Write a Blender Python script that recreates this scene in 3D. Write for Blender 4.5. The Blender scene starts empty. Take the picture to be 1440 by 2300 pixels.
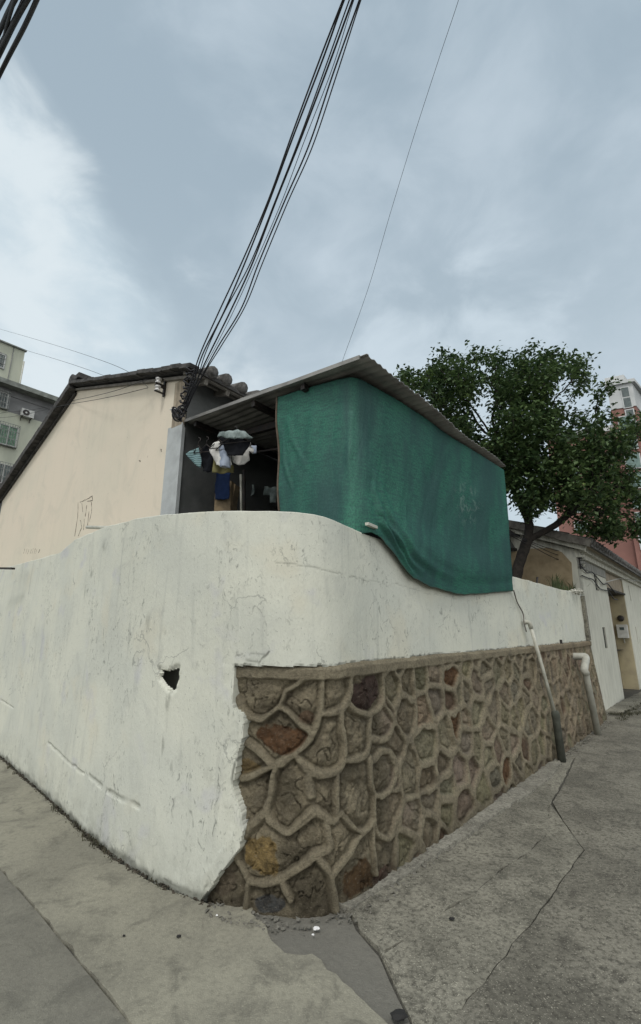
import bpy, bmesh, math, random
import numpy as np
from mathutils import Vector, Matrix, geometry
R = math.radians
random.seed(7); rng = np.random.default_rng(7)
scn = bpy.context.scene
# ------------------------------------------------------------------ camera
FPX, PITCH, EYE = 1013.0, R(14.4), 1.5
cam = bpy.data.cameras.new('camera'); cam_o = bpy.data.objects.new('camera', cam)
scn.collection.objects.link(cam_o); scn.camera = cam_o
cam.sensor_fit = 'HORIZONTAL'; cam.sensor_width = 36.0; cam.lens = 36.0 * FPX / 1440.0
cam.clip_end = 2000; cam.clip_start = 0.05
cam_o.location = (0, 0, EYE); cam_o.rotation_euler = (R(90) + PITCH, 0, 0)
# ------------------------------------------------------------------ world
world = bpy.data.worlds.new('World'); scn.world = world; world.use_nodes = True
wn, wl = world.node_tree.nodes, world.node_tree.links
wn.clear()
SUN_AZ, SUN_EL = R(200), R(58)      # azimuth clockwise from +Y
def wnode(t, **k):
    n = wn.new(t)
    for a, b in k.items(): setattr(n, a, b)
    return n
def wmath(op, a, b=None, c=None, clamp=False):
    n = wnode('ShaderNodeMath', operation=op, use_clamp=clamp)
    for i, v in enumerate((a, b, c)):
        if v is None: continue
        if isinstance(v, (int, float)): n.inputs[i].default_value = v
        else: wl.new(v, n.inputs[i])
    return n.outputs[0]
def wmix(f, a, b):
    n = wnode('ShaderNodeMix', data_type='RGBA')
    if isinstance(f, (int, float)): n.inputs[0].default_value = f
    else: wl.new(f, n.inputs[0])
    for i, v in ((6, a), (7, b)):
        if isinstance(v, tuple): n.inputs[i].default_value = (*v, 1)
        else: wl.new(v, n.inputs[i])
    return n.outputs[2]
def wramp(v, lo, hi):
    n = wnode('ShaderNodeMapRange', interpolation_type='SMOOTHSTEP')
    wl.new(v, n.inputs[0]); n.inputs[1].default_value = lo; n.inputs[2].default_value = hi
    return n.outputs[0]
tc = wnode('ShaderNodeTexCoord')
sep = wnode('ShaderNodeSeparateXYZ'); wl.new(tc.outputs['Generated'], sep.inputs[0])
mp = wnode('ShaderNodeMapping'); mp.inputs['Scale'].default_value = (1.0, 1.0, 1.6); mp.inputs['Location'].default_value = (3.1, 1.7, .4)
wl.new(tc.outputs['Generated'], mp.inputs[0])
def wnoise(scale, det, rough, dist=0.0):
    n = wnode('ShaderNodeTexNoise'); n.inputs['Scale'].default_value = scale; n.inputs['Detail'].default_value = det
    n.inputs['Roughness'].default_value = rough; n.inputs['Distortion'].default_value = dist
    wl.new(mp.outputs[0], n.inputs['Vector']); return n.outputs[0]
def wdot(v):
    n = wnode('ShaderNodeVectorMath', operation='DOT_PRODUCT'); wl.new(tc.outputs['Generated'], n.inputs[0])
    v = Vector(v).normalized(); n.inputs[1].default_value = v; return n.outputs['Value']
n1 = wnoise(1.7, 4, .5, .3); n2 = wnoise(5.2, 6, .55, .35)
nn = wmath('ADD', wmath('MULTIPLY', n1, .58), wmath('MULTIPLY', n2, .42))
sky = wnode('ShaderNodeTexSky', sky_type='NISHITA', sun_disc=False, sun_elevation=SUN_EL, sun_rotation=SUN_AZ, dust_density=3.0)
el = wramp(sep.outputs['Z'], 0.05, .85)
cloud = wmix(el, (5.8, 6.8, 7.4), (3.5, 4.4, 5.15))                 # grey overcast sheet, darker overhead
cloud = wmix(wmath('MULTIPLY', wramp(nn, .42, .64), .85), cloud, (5.1, 6.0, 6.75))
# the bright thin bank to the left, edge broken by noise
def _ray(px, py):
    u = 1150 - py; return Vector((px - 720, FPX * math.cos(PITCH) - u * math.sin(PITCH), u * math.cos(PITCH) + FPX * math.sin(PITCH)))
bank = wmath('ADD', wdot(_ray(70, 20).cross(_ray(520, 760))), wmath('MULTIPLY', wmath('SUBTRACT', nn, .5), .85))
cloud = wmix(wmath('MULTIPLY', wramp(bank, -.06, .15), .9), cloud, wmix(wramp(n2, .35, .62), (5.7, 6.8, 7.5), (7.3, 8.1, 8.5)))
blob = wmath('ADD', wdot((.27, .83, .50)), wmath('MULTIPLY', wmath('SUBTRACT', n2, .5), .16))
cloud = wmix(wmath('MULTIPLY', wramp(blob, .965, 1.02), .55), cloud, (6.5, 7.5, 8.2))
# unseen sky behind the camera, brightened to light the walls
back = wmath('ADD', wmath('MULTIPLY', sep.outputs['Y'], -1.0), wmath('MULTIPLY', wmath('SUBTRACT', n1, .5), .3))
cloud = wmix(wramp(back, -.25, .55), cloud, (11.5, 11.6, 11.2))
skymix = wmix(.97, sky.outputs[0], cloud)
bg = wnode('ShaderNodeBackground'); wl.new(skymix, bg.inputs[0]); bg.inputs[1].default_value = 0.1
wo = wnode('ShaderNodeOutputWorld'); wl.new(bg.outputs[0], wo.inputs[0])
# ------------------------------------------------------------------ sun (veiled)
sun = bpy.data.lights.new('sun', 'SUN'); sun.energy = 1.3; sun.angle = R(11); sun.color = (1, .96, .9)
sun_o = bpy.data.objects.new('sun', sun); scn.collection.objects.link(sun_o)
sd = Vector((math.sin(SUN_AZ) * math.cos(SUN_EL), math.cos(SUN_AZ) * math.cos(SUN_EL), math.sin(SUN_EL)))
sun_o.rotation_euler = (-sd).to_track_quat('-Z', 'Y').to_euler(); sun_o.location = sd * 30
scn.view_settings.view_transform = 'Standard'; scn.view_settings.look = 'None'
scn.view_settings.exposure = 0.08; scn.view_settings.gamma = 1.0
scn.render.resolution_x = 641; scn.render.resolution_y = 1024
scn.render.engine = 'CYCLES'; scn.cycles.max_bounces = 6

# ================================================================== helpers
def ray(px, py):
    x = px - 720; u = 1150 - py
    return np.array([x, FPX * math.cos(PITCH) - u * math.sin(PITCH), u * math.cos(PITCH) + FPX * math.sin(PITCH)])
def at(px, py, Y):
    v = ray(px, py); k = Y / v[1]; return Vector((v[0] * k, Y, EYE + v[2] * k))
def gnd(px, py, z=0.0):
    v = ray(px, py); t = (z - EYE) / v[2]; return (v[0] * t, v[1] * t)
def onplane(px, py, p0, dr):
    """point where the sight line meets the upright plane through p0 along dr"""
    v = ray(px, py); n = (dr[1], -dr[0]); t = (n[0] * p0[0] + n[1] * p0[1]) / (n[0] * v[0] + n[1] * v[1])
    return Vector((v[0] * t, v[1] * t, EYE + v[2] * t))
def smooth(x, a, b):
    t = np.clip((np.asarray(x, float) - a) / (b - a), 0, 1); return t * t * (3 - 2 * t)
def vnoise(x, y, seed=0):
    x = np.asarray(x, float); y = np.asarray(y, float)
    xi = np.floor(x).astype(np.int64); yi = np.floor(y).astype(np.int64); fx = x - xi; fy = y - yi
    fx = fx * fx * (3 - 2 * fx); fy = fy * fy * (3 - 2 * fy)
    def h(a, b):
        n = (a * 374761393 + b * 668265263 + seed * 974711) & 0x7fffffff
        n = ((n ^ (n >> 13)) * 1274126177) & 0x7fffffff
        n = (n ^ (n >> 16)) & 0xffffff
        return n / float(0xffffff)
    return (h(xi, yi) * (1 - fx) + h(xi + 1, yi) * fx) * (1 - fy) + (h(xi, yi + 1) * (1 - fx) + h(xi + 1, yi + 1) * fx) * fy
def fbm(x, y, o=4, seed=0, g=.5):
    t = 0; a = 1.0; s = 0
    for i in range(o):
        t = t + a * (vnoise(x * 2 ** i + 17.3 * i, y * 2 ** i - 9.1 * i, seed + i) - .5); s += a; a *= g
    return t / s * 2
def link(o, parent=None):
    scn.collection.objects.link(o)
    if parent is not None: o.parent = parent
    return o
def tag(o, label=None, cat=None, group=None, kind=None):
    if label: o['label'] = label
    if cat: o['category'] = cat
    if group: o['group'] = group
    if kind: o['kind'] = kind
    return o
def thing(name, label, cat, loc=(0, 0, 0), rz=0.0, group=None):
    o = bpy.data.objects.new(name, None); o.location = loc; o.rotation_euler = (0, 0, rz); o.empty_display_size = .2
    link(o); return tag(o, label, cat, group)
def mesh_obj(name, V, Fc, mat, parent=None, smoothf=False):
    me = bpy.data.meshes.new(name); me.from_pydata([tuple(v) for v in V], [], [tuple(int(i) for i in f) for f in Fc])
    if parent is not None:            # children are written in world coordinates and brought into their thing's frame
        me.transform(Matrix.Translation(parent_world(parent)).inverted() if parent.rotation_euler.z == 0 else pm(parent).inverted())
    me.materials.append(mat)
    if smoothf: me.polygons.foreach_set('use_smooth', [True] * len(me.polygons))
    me.update(); o = bpy.data.objects.new(name, me); link(o, parent); return o
def pm(o):
    m = Matrix.Translation(o.location) @ Matrix.Rotation(o.rotation_euler.z, 4, 'Z')
    return pm(o.parent) @ m if o.parent else m
def parent_world(o):
    return pm(o).translation
class MB:
    def __init__(s): s.V = []; s.F = []
    def add(s, V, Fc):
        n = len(s.V); s.V += [tuple(v) for v in V]; s.F += [tuple(i + n for i in f) for f in Fc]; return s
    def box(s, c, size, ax=(1, 0, 0), up=(0, 0, 1), bev=0.0):
        ax = Vector(ax).normalized(); up = Vector(up).normalized(); ay = up.cross(ax).normalized(); up = ax.cross(ay)
        c = Vector(c); hx, hy, hz = [q / 2 for q in size]
        if bev <= 0:
            P = [c + ax * (i * hx) + ay * (j * hy) + up * (k * hz) for i in (-1, 1) for j in (-1, 1) for k in (-1, 1)]
            return s.add(P, [(0, 1, 3, 2), (4, 6, 7, 5), (0, 4, 5, 1), (2, 3, 7, 6), (0, 2, 6, 4), (1, 5, 7, 3)])
        bm = bmesh.new(); bmesh.ops.create_cube(bm, size=1)
        for v in bm.verts: v.co = Vector((v.co.x * hx * 2, v.co.y * hy * 2, v.co.z * hz * 2))
        bmesh.ops.bevel(bm, geom=list(bm.edges), offset=bev, segments=2, affect='EDGES', profile=.7)
        V = [c + ax * v.co.x + ay * v.co.y + up * v.co.z for v in bm.verts]; bm.verts.index_update()
        Fc = [[v.index for v in f.verts] for f in bm.faces]; bm.free(); return s.add(V, Fc)
    def bar(s, a, b, w, h, bev=0.0):
        a = Vector(a); b = Vector(b); d = b - a; up = Vector((0, 0, 1)) if abs(d.normalized().z) < .95 else Vector((0, 1, 0))
        return s.box((a + b) / 2, (d.length, w, h), d, up, bev)
    def tube(s, P, r, n=8, cap=True):
        P = [Vector(p) for p in P]; m = len(P)
        if isinstance(r, (int, float)): r = [r] * m
        V = []; ref = None
        for i in range(m):
            t = (P[min(i + 1, m - 1)] - P[max(i - 1, 0)]).normalized()
            if ref is None:
                ref = Vector((0, 0, 1)) if abs(t.z) < .9 else Vector((1, 0, 0))
            u = (ref - t * ref.dot(t)).normalized(); w = t.cross(u); ref = u
            for k in range(n):
                a = 2 * math.pi * k / n; V.append(P[i] + (u * math.cos(a) + w * math.sin(a)) * r[i])
        Fc = [(i * n + k, i * n + (k + 1) % n, (i + 1) * n + (k + 1) % n, (i + 1) * n + k) for i in range(m - 1) for k in range(n)]
        if cap: Fc += [tuple(reversed(range(n))), tuple(range((m - 1) * n, m * n))]
        return s.add(V, Fc)
    def prism(s, pts, ext):
        """closed polygon of 3-D points swept by vector ext"""
        ext = Vector(ext); P = [Vector(p) for p in pts]; n = len(P)
        V = P + [p + ext for p in P]
        Fc = [tuple(range(n)), tuple(reversed(range(n, 2 * n)))] + [(i, i + n, (i + 1) % n + n, (i + 1) % n) for i in range(n)]
        return s.add(V, Fc)
    def build(s, name, mat, parent=None, sm=False):
        o = mesh_obj(name, s.V, s.F, mat, parent, sm)
        bm = bmesh.new(); bm.from_mesh(o.data); bmesh.ops.recalc_face_normals(bm, faces=bm.faces); bm.to_mesh(o.data); bm.free()
        if sm:
            o.data.polygons.foreach_set('use_smooth', [True] * len(o.data.polygons))
        return o
def bez(P, n=24):
    """Catmull-Rom through points"""
    P = [Vector(p) for p in P]; P = [2 * P[0] - P[1]] + P + [2 * P[-1] - P[-2]]; out = []
    for i in range(1, len(P) - 2):
        a, b, c, d = P[i - 1:i + 3]
        for k in range(n):
            t = k / n
            out.append(.5 * ((2 * b) + (c - a) * t + (2 * a - 5 * b + 4 * c - d) * t * t + (3 * b - a - 3 * c + d) * t ** 3))
    out.append(P[-2]); return out
# ------------------------------------------------------------------ materials
def srgb(r, g, b):
    f = lambda c: (c / 255 / 12.92) if c <= 10 else ((c / 255 + .055) / 1.055) ** 2.4
    return (f(r), f(g), f(b))
class NT:
    def __init__(s, name, rough=.85, metal=0.0, spec=.3):
        s.m = bpy.data.materials.new(name); s.m.use_nodes = True; s.t = s.m.node_tree; s.n = s.t.nodes; s.l = s.t.links
        s.p = s.n['Principled BSDF']; s.p.inputs['Roughness'].default_value = rough; s.p.inputs['Metallic'].default_value = metal
        s.p.inputs['Specular IOR Level'].default_value = spec
        s.tc = s.n.new('ShaderNodeTexCoord'); s.co = s.tc.outputs['Object']
    def put(s, sock, v):
        if isinstance(v, (int, float)): sock.default_value = v
        elif isinstance(v, tuple): sock.default_value = (*v, 1) if len(v) == 3 and sock.type == 'RGBA' else v
        else: s.l.new(v, sock)
    def uv(s, name=None):
        if name:
            u = s.n.new('ShaderNodeUVMap'); u.uv_map = name; return u.outputs[0]
        return s.tc.outputs['UV']
    def mapping(s, v, scale=(1, 1, 1), loc=(0, 0, 0), rot=(0, 0, 0)):
        m = s.n.new('ShaderNodeMapping'); s.l.new(v, m.inputs[0]); m.inputs['Scale'].default_value = scale
        m.inputs['Location'].default_value = loc; m.inputs['Rotation'].default_value = rot; return m.outputs[0]
    def noise(s, scale, det=4, rough=.55, dist=0.0, v=None):
        n = s.n.new('ShaderNodeTexNoise'); n.inputs['Scale'].default_value = scale; n.inputs['Detail'].default_value = det
        n.inputs['Roughness'].default_value = rough; n.inputs['Distortion'].default_value = dist
        s.l.new(v if v is not None else s.co, n.inputs['Vector']); return n.outputs[0]
    def ramp(s, v, a, b, lo=0.0, hi=1.0):
        n = s.n.new('ShaderNodeMapRange'); n.interpolation_type = 'SMOOTHSTEP'; s.l.new(v, n.inputs[0])
        for i, q in ((1, a), (2, b), (3, lo), (4, hi)): n.inputs[i].default_value = q
        return n.outputs[0]
    def math(s, op, a, b=None, clamp=False):
        n = s.n.new('ShaderNodeMath'); n.operation = op; n.use_clamp = clamp; s.put(n.inputs[0], a)
        if b is not None: s.put(n.inputs[1], b)
        return n.outputs[0]
    def mix(s, f, a, b, mode='MIX'):
        n = s.n.new('ShaderNodeMix'); n.data_type = 'RGBA'; n.blend_type = mode
        s.put(n.inputs[0], f); s.put(n.inputs[6], a); s.put(n.inputs[7], b); return n.outputs[2]
    def attr(s, name):
        a = s.n.new('ShaderNodeAttribute'); a.attribute_name = name; return a
    def voronoi(s, scale, feat='F1', v=None):
        n = s.n.new('ShaderNodeTexVoronoi'); n.feature = feat; n.inputs['Scale'].default_value = scale
        s.l.new(v if v is not None else s.co, n.inputs['Vector']); return n.outputs['Distance']
    def bump(s, h, strength=.4, dist=.01):
        b = s.n.new('ShaderNodeBump'); b.inputs['Strength'].default_value = strength; b.inputs['Distance'].default_value = dist
        s.l.new(h, b.inputs['Height']); s.l.new(b.outputs[0], s.p.inputs['Normal']); return b
    def color(s, c): s.put(s.p.inputs['Base Color'], c); return s.m
def plain(name, c, c2=None, scale=6.0, rough=.8, metal=0.0, bump=.3, bscale=60, bdist=.004, stretch=None, spec=.3, lo=.35, hi=.68):
    t = NT(name, rough, metal, spec); c2 = c2 or tuple(q * .6 for q in c)
    v = t.mapping(t.co, stretch) if stretch else t.co
    t.color(t.mix(t.ramp(t.noise(scale, 5, .6, .3, v), lo, hi), c, c2))
    if bump: t.bump(t.noise(bscale, 4, .6, 0, v), bump, bdist)
    return t.m
M = {}
M['rubble_bit'] = plain('broken_brick_and_lime', (.40, .38, .33), (.16, .13, .10), 30, .95, bump=.6)
# painted plaster of the boundary wall, drawn in the wall's own (length, height) coordinates
t = NT('limewashed_plaster', .9, spec=.2); uv = t.uv('wall')
c = t.mix(t.ramp(t.noise(1.3, 3, .5, .3, uv), .4, .62), (.605, .615, .54), (.55, .567, .51))
c = t.mix(t.math('MULTIPLY', t.ramp(t.noise(1.9, 3, .5, .2, t.mapping(uv, loc=(5, 2, 0))), .56, .70), .4), c, (.60, .57, .46))
c = t.mix(t.math('MULTIPLY', t.ramp(t.noise(2.6, 3, .5, .2, t.mapping(uv, loc=(11, 7, 0))), .60, .72), .5), c, (.47, .475, .52))
st = t.noise(1.0, 5, .6, .3, t.mapping(uv, (14, 1.1, 1)))
c = t.mix(t.ramp(st, .52, .76, 0, .4), c, (.35, .365, .34))
st2 = t.noise(1.0, 4, .6, .1, t.mapping(uv, (34, .9, 1), (3, 3, 0)))
c = t.mix(t.ramp(st2, .60, .78, 0, .3), c, (.68, .68, .62))
cl = t.noise(3.2, 6, .68, 1.2, t.mapping(uv, (1.3, 1, 1), (7, 1, 0)))
c = t.mix(t.ramp(cl, .52, .70, 0, .32), c, (.385, .395, .37))
wv = t.n.new('ShaderNodeVectorMath'); wv.operation = 'ADD'; nz_ = t.n.new('ShaderNodeTexNoise'); nz_.inputs['Scale'].default_value = 3; nz_.inputs['Detail'].default_value = 6; t.l.new(uv, nz_.inputs['Vector'])
ns_ = t.n.new('ShaderNodeVectorMath'); ns_.operation = 'SCALE'; t.l.new(nz_.outputs[1], ns_.inputs[0]); ns_.inputs['Scale'].default_value = .7; t.l.new(uv, wv.inputs[0]); t.l.new(ns_.outputs[0], wv.inputs[1])
ck = t.voronoi(1.5, 'DISTANCE_TO_EDGE', wv.outputs[0]); crk = t.math('MULTIPLY', t.ramp(ck, .010, .002), t.ramp(t.noise(2.4, 3, .6, .3, t.mapping(uv, loc=(4, 4, 0))), .50, .60))
c = t.mix(t.math('MULTIPLY', crk, .6), c, (.25, .26, .24))
region = t.ramp(t.noise(1.5, 3, .5, .4, t.mapping(uv, loc=(2, 9, 0))), .42, .62)
sp = t.noise(1.0, 5, .7, 1.6, t.mapping(uv, (20, 11, 1)))
c = t.mix(t.math('MULTIPLY', t.ramp(sp, .55, .665), t.math('MULTIPLY', region, .8)), c, (.20, .21, .19))
sp2 = t.noise(1.0, 3, .6, .2, t.mapping(uv, (95, 55, 1)))
c = t.mix(t.math('MULTIPLY', t.ramp(sp2, .635, .73), .8), c, (.16, .17, .16))
topd = t.n.new('ShaderNodeSeparateXYZ'); t.l.new(uv, topd.inputs[0])
c = t.mix(t.math('MULTIPLY', t.ramp(topd.outputs['Y'], .42, .0), t.ramp(t.noise(5, 4, .6, .4, uv), .35, .7, .1, .55)), c, (.33, .34, .30))
a = t.attr('stain')
c = t.mix(a.outputs['Fac'], c, (.12, .125, .105)); t.color(c)
t.bump(t.math('ADD', t.noise(1, 5, .65, .3, t.mapping(uv, (60, 30, 1))), t.math('MULTIPLY', sp, .8)), .5, .006); M['plaster'] = t.m
# rubble masonry: per-stone tint comes with the mesh
t = NT('rubble_masonry', .92, spec=.15); a = t.attr('tint')
c = t.mix(t.ramp(t.noise(50, 5, .75, .4), .40, .68, 0, .5), a.outputs['Color'], (.07, .055, .04))
c = t.mix(t.ramp(t.noise(90, 4, .65, 0), .56, .74, 0, .5), c, (.36, .32, .25))
c = t.mix(t.ramp(t.noise(4, 4, .6, 0), .5, .75, 0, .4), c, (.10, .09, .075))
t.color(c); t.bump(t.math('ADD', t.noise(40, 6, .75), t.noise(150, 3, .7)), 1.0, .024); M['rubble'] = t.m
def concrete(name, c1, c2, c3, sc=1.0, stretch=(1, 1, 1), grain=.5):
    t = NT(name, .9, spec=.2); v = t.mapping(t.co, stretch)
    c = t.mix(t.ramp(t.noise(1.1 * sc, 5, .62, .5, v), .38, .66), c1, c2)
    c = t.mix(t.ramp(t.noise(6 * sc, 6, .7, .6, v), .48, .68, 0, .8), c, c3)
    c = t.mix(t.ramp(t.noise(40, 5, .7, 0, v), .42, .70, 0, grain), c, tuple(q * .42 for q in c2))
    c = t.mix(t.ramp(t.noise(130, 3, .6), .58, .72, 0, grain), c, tuple(min(1, q * 1.9) for q in c1))
    t.color(c); t.bump(t.math('ADD', t.noise(30, 6, .7, 0, v), t.noise(140, 3, .6)), .55, .008); return t.m
M['concrete_light'] = concrete('worn_pale_concrete', (.275, .265, .213), (.20, .193, .158), (.14, .135, .112), .9, grain=.3)
M['concrete_band'] = concrete('dark_smooth_concrete', (.19, .185, .155), (.155, .15, .128), (.12, .117, .10), .9, grain=.25)
M['concrete_patch'] = concrete('grey_patch_concrete', (.165, .16, .14), (.135, .131, .115), (.185, .178, .155), 1.2, grain=.2)
M['concrete_rough'] = concrete('rough_grey_concrete', (.25, .24, .198), (.145, .139, .115), (.085, .082, .068), 1.5, grain=.85)
M['concrete_brown'] = concrete('rough_brown_concrete', (.215, .205, .17), (.125, .119, .099), (.078, .074, .062), 1.3, grain=.9)
M['concrete_lip'] = concrete('worn_pale_mortar_lip', (.29, .28, .24), (.18, .172, .145), (.11, .106, .09), 1.8, grain=.8)
M['ground'] = concrete('old_asphalt', (.09, .088, .078), (.07, .068, .06), (.11, .105, .09), 1.0)
M['soil'] = plain('dark_soil', (.07, .06, .045), (.04, .035, .028), 8, .95, bump=.8, bdist=.02)
t = NT('cream_render', .9, spec=.2)
c = t.mix(t.ramp(t.noise(.5, 3, .5), .4, .62), (.66, .595, .495), (.61, .57, .475))
c = t.mix(t.ramp(t.noise(1, 4, .6, .3, t.mapping(t.co, (6, 6, .5))), .52, .78, 0, .22), c, (.47, .43, .35))
c = t.mix(t.ramp(t.noise(1.6, 6, .68, .8), .50, .66, 0, .35), c, (.50, .475, .40))
c = t.mix(t.ramp(t.noise(22, 4, .6), .66, .74, 0, .5), c, (.35, .30, .25))
t.color(c); t.bump(t.noise(70, 4, .6), .35, .004); M['cream'] = t.m
M['blue_grey'] = plain('blue_grey_render', (.42, .45, .46), (.34, .36, .37), 5, .9, bump=.4)
M['old_render'] = plain('old_brown_render', (.36, .31, .24), (.20, .17, .13), 6, .9, bump=.6, stretch=(3, 3, 1))
M['dark_wall'] = plain('dark_grey_wall', (.115, .12, .12), (.08, .085, .085), 3, .9)  # shade of the lean-to interior put into this dark grey
M['roof_dark'] = plain('weathered_dark_tile', (.085, .082, .08), (.03, .03, .03), 9, .9, bump=.9, bdist=.012)
M['tile'] = plain('weathered_grey_tile', (.16, .155, .15), (.055, .054, .052), 14, .9, bump=.9, bdist=.012)
M['timber'] = plain('dark_timber', (.05, .046, .042), (.025, .023, .021), 12, .85, bump=.5, stretch=(1, 1, 1))
M['timber_pale'] = plain('weathered_board', (.20, .19, .17), (.12, .11, .10), 12, .85, bump=.5)
t = NT('corrugated_sheet', .55, .35, .4)
c = t.mix(t.ramp(t.noise(3, 5, .6, .4), .35, .7), (.30, .295, .28), (.17, .165, .16))
t.color(t.mix(t.ramp(t.noise(14, 5, .7), .58, .75, 0, .6), c, (.10, .07, .05))); t.bump(t.noise(30, 3), .2, .004); M['sheet'] = t.m
M['steel_dark'] = plain('dark_steel', (.03, .03, .032), (.05, .04, .035), 14, .6, .3, bump=.2)
M['cable'] = plain('black_cable', (.018, .019, .024), (.03, .03, .035), 20, .6, bump=0)
M['pvc'] = plain('weathered_pvc', (.52, .52, .46), (.34, .34, .29), 5, .5, bump=.15, spec=.4)
M['pvc_grey'] = plain('grey_plastic_pipe', (.42, .42, .37), (.28, .28, .245), 6, .5, bump=.15, spec=.4)
M['iron_pipe'] = plain('mossy_iron_pipe', (.085, .09, .075), (.05, .055, .045), 10, .8, bump=.5)
M['bark'] = plain('dark_bark', (.035, .03, .026), (.018, .016, .014), 14, .95, bump=.9, bdist=.02)
M['white_paint'] = plain('off_white_paint', (.58, .58, .51), (.48, .48, .42), 4, .9, stretch=(2, 2, .6))
M['white_dirty'] = plain('dirty_white_render', (.58, .58, .52), (.33, .33, .29), 4, .9, stretch=(3, 3, .7), bump=.4)
M['ochre'] = plain('bare_ochre_render', (.36, .29, .19), (.26, .205, .13), 5, .95, bump=.5)
M['porcelain'] = plain('white_porcelain', (.75, .75, .76), (.6, .6, .6), 8, .3, bump=0, spec=.6)
M['black'] = plain('dark_recess', (.02, .02, .02), (.03, .03, .03), 8, .9)
M['glass_dark'] = plain('dark_window_glass', (.05, .07, .075), (.09, .12, .12), 2, .15, bump=0, spec=.6)
M['glass_green'] = plain('green_window_curtain', (.16, .30, .20), (.10, .17, .13), 6, .4, bump=0)
M['white_metal'] = plain('off_white_metal', (.55, .56, .55), (.42, .43, .42), 6, .5, bump=.1)

M['scar'] = plain('exposed_grey_mortar', (.16, .14, .11), (.09, .08, .07), 20, .95, bump=0)
# ================================================================== the boundary wall path (plan)
PATH = [(-8.4,10.5),(-3.80,5.94),(-2.5,4.64),(-1.86,3.99),(-1.40,3.545),(-1.02,3.235),(-.78,3.085),(-.60,2.985),(-.40,2.90),(-.2,2.845),(0,2.85),(.16,2.935),(.516,3.33),(.95,3.82),(1.85,4.83),(2.885,5.98),(5.42,8.9),(7.2,10.95)]
def catn(P):
    P = [np.array(p, float) for p in P]; P = [2 * P[0] - P[1]] + P + [2 * P[-1] - P[-2]]; out = []
    for i in range(1, len(P) - 2):
        a, b, c, e = P[i - 1:i + 3]
        t1 = np.linalg.norm(b - a) ** .5; t2 = t1 + np.linalg.norm(c - b) ** .5; t3 = t2 + np.linalg.norm(e - c) ** .5
        for t in np.linspace(t1, t2, 60, endpoint=False):
            A1 = (t1 - t) / t1 * a + t / t1 * b; A2 = (t2 - t) / (t2 - t1) * b + (t - t1) / (t2 - t1) * c
            A3 = (t3 - t) / (t3 - t2) * c + (t - t2) / (t3 - t2) * e
            B1 = (t2 - t) / t2 * A1 + t / t2 * A2; B2 = (t3 - t) / (t3 - t1) * A2 + (t - t1) / (t3 - t1) * A3
            out.append((t2 - t) / (t2 - t1) * B1 + (t - t1) / (t2 - t1) * B2)
    out.append(P[-2]); return np.array(out)
WC = catn(PATH); WS = np.concatenate([[0], np.cumsum(np.linalg.norm(np.diff(WC, axis=0), axis=1))])
WS -= WS[np.argmin(np.linalg.norm(WC - np.array([-.2, 2.845]), axis=1))]
WT = np.gradient(WC, WS, axis=0); WT /= np.linalg.norm(WT, axis=1)[:, None]; WN = np.stack([WT[:, 1], -WT[:, 0]], 1)
for _ in range(12):
    WN[1:-1] = (WN[:-2] + 2 * WN[1:-1] + WN[2:]) / 4
WN /= np.linalg.norm(WN, axis=1)[:, None]
def wp(s, off, z):
    s = np.asarray(s, float)
    x = np.interp(s, WS, WC[:, 0]) + np.interp(s, WS, WN[:, 0]) * off
    y = np.interp(s, WS, WC[:, 1]) + np.interp(s, WS, WN[:, 1]) * off
    return np.stack([x, y, np.broadcast_to(z, x.shape)], -1)
def wall_hit(px, py, off=0.0):
    v = ray(px, py); Q = WC + WN * off; cr = Q[:, 0] * v[1] - Q[:, 1] * v[0]
    k = [i for i in np.where(cr[:-1] * cr[1:] <= 0)[0] if Q[i, 1] > 0][0]
    f = cr[k] / (cr[k] - cr[k + 1]); p = Q[k] + (Q[k + 1] - Q[k]) * f
    return float(WS[k] + (WS[k + 1] - WS[k]) * f), float(EYE + v[2] * p[1] / v[1])
SE = 7.45                                                    # the far end of the wall
def top_z(s):
    return np.interp(s, [-11.3, -6.8, -5.1, -3.75, -3.6, -3.2, -2.3, -1.6, -.95, -.5, -.1, .4, .8, 3.5, 5.4, 7.5], [2.45, 2.43, 2.37, 2.335, 2.345, 2.42, 2.42, 2.385, 2.325, 2.28, 2.24, 2.19, 2.17, 2.12, 2.09, 2.09]) \
        + .008 * fbm(np.asarray(s) * 4, 0 * np.asarray(s), 4, 3)
def up_off(s): return -.13 * smooth(s, -.2, 1.0)             # plane of the plaster above the stone
EDGE_Z = [0, .08, .17, .24, .30, .40, .52, .62, .76, .88, .97, 1.0, 1.03, 1.1, 1.29, 1.5]
EDGE_S = [-.50, -.43, -.37, -.31, -.26, -.25, -.275, -.315, -.295, -.275, -.265, -.28, -.345, -.355, -.35, -.35]
def edge_s(z): return np.interp(z, EDGE_Z, EDGE_S) + .018 * fbm(np.asarray(z) * 9, 0 * np.asarray(z), 4, 8) * (np.asarray(z) < 1.0)
def stone_top(s): return 1.275 + .010 * fbm(np.asarray(s) * 7, 0 * np.asarray(s), 4, 12)
def in_poly(x, y, P):
    ins = np.zeros(x.shape, bool); n = len(P)
    for i in range(n):
        (x1, y1), (x2, y2) = P[i], P[(i + 1) % n]
        if y1 == y2: continue
        c = ((y1 > y) != (y2 > y)) & (x < (x2 - x1) * (y - y1) / (y2 - y1) + x1); ins ^= c
    return ins
def seg_dist(x, y, P):
    d = np.full(x.shape, 9.0)
    for (x1, y1), (x2, y2) in zip(P[:-1], P[1:]):
        L = (x2 - x1) ** 2 + (y2 - y1) ** 2 + 1e-12; t = np.clip(((x - x1) * (x2 - x1) + (y - y1) * (y2 - y1)) / L, 0, 1)
        d = np.minimum(d, np.hypot(x - x1 - t * (x2 - x1), y - y1 - t * (y2 - y1)))
    return d
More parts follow.
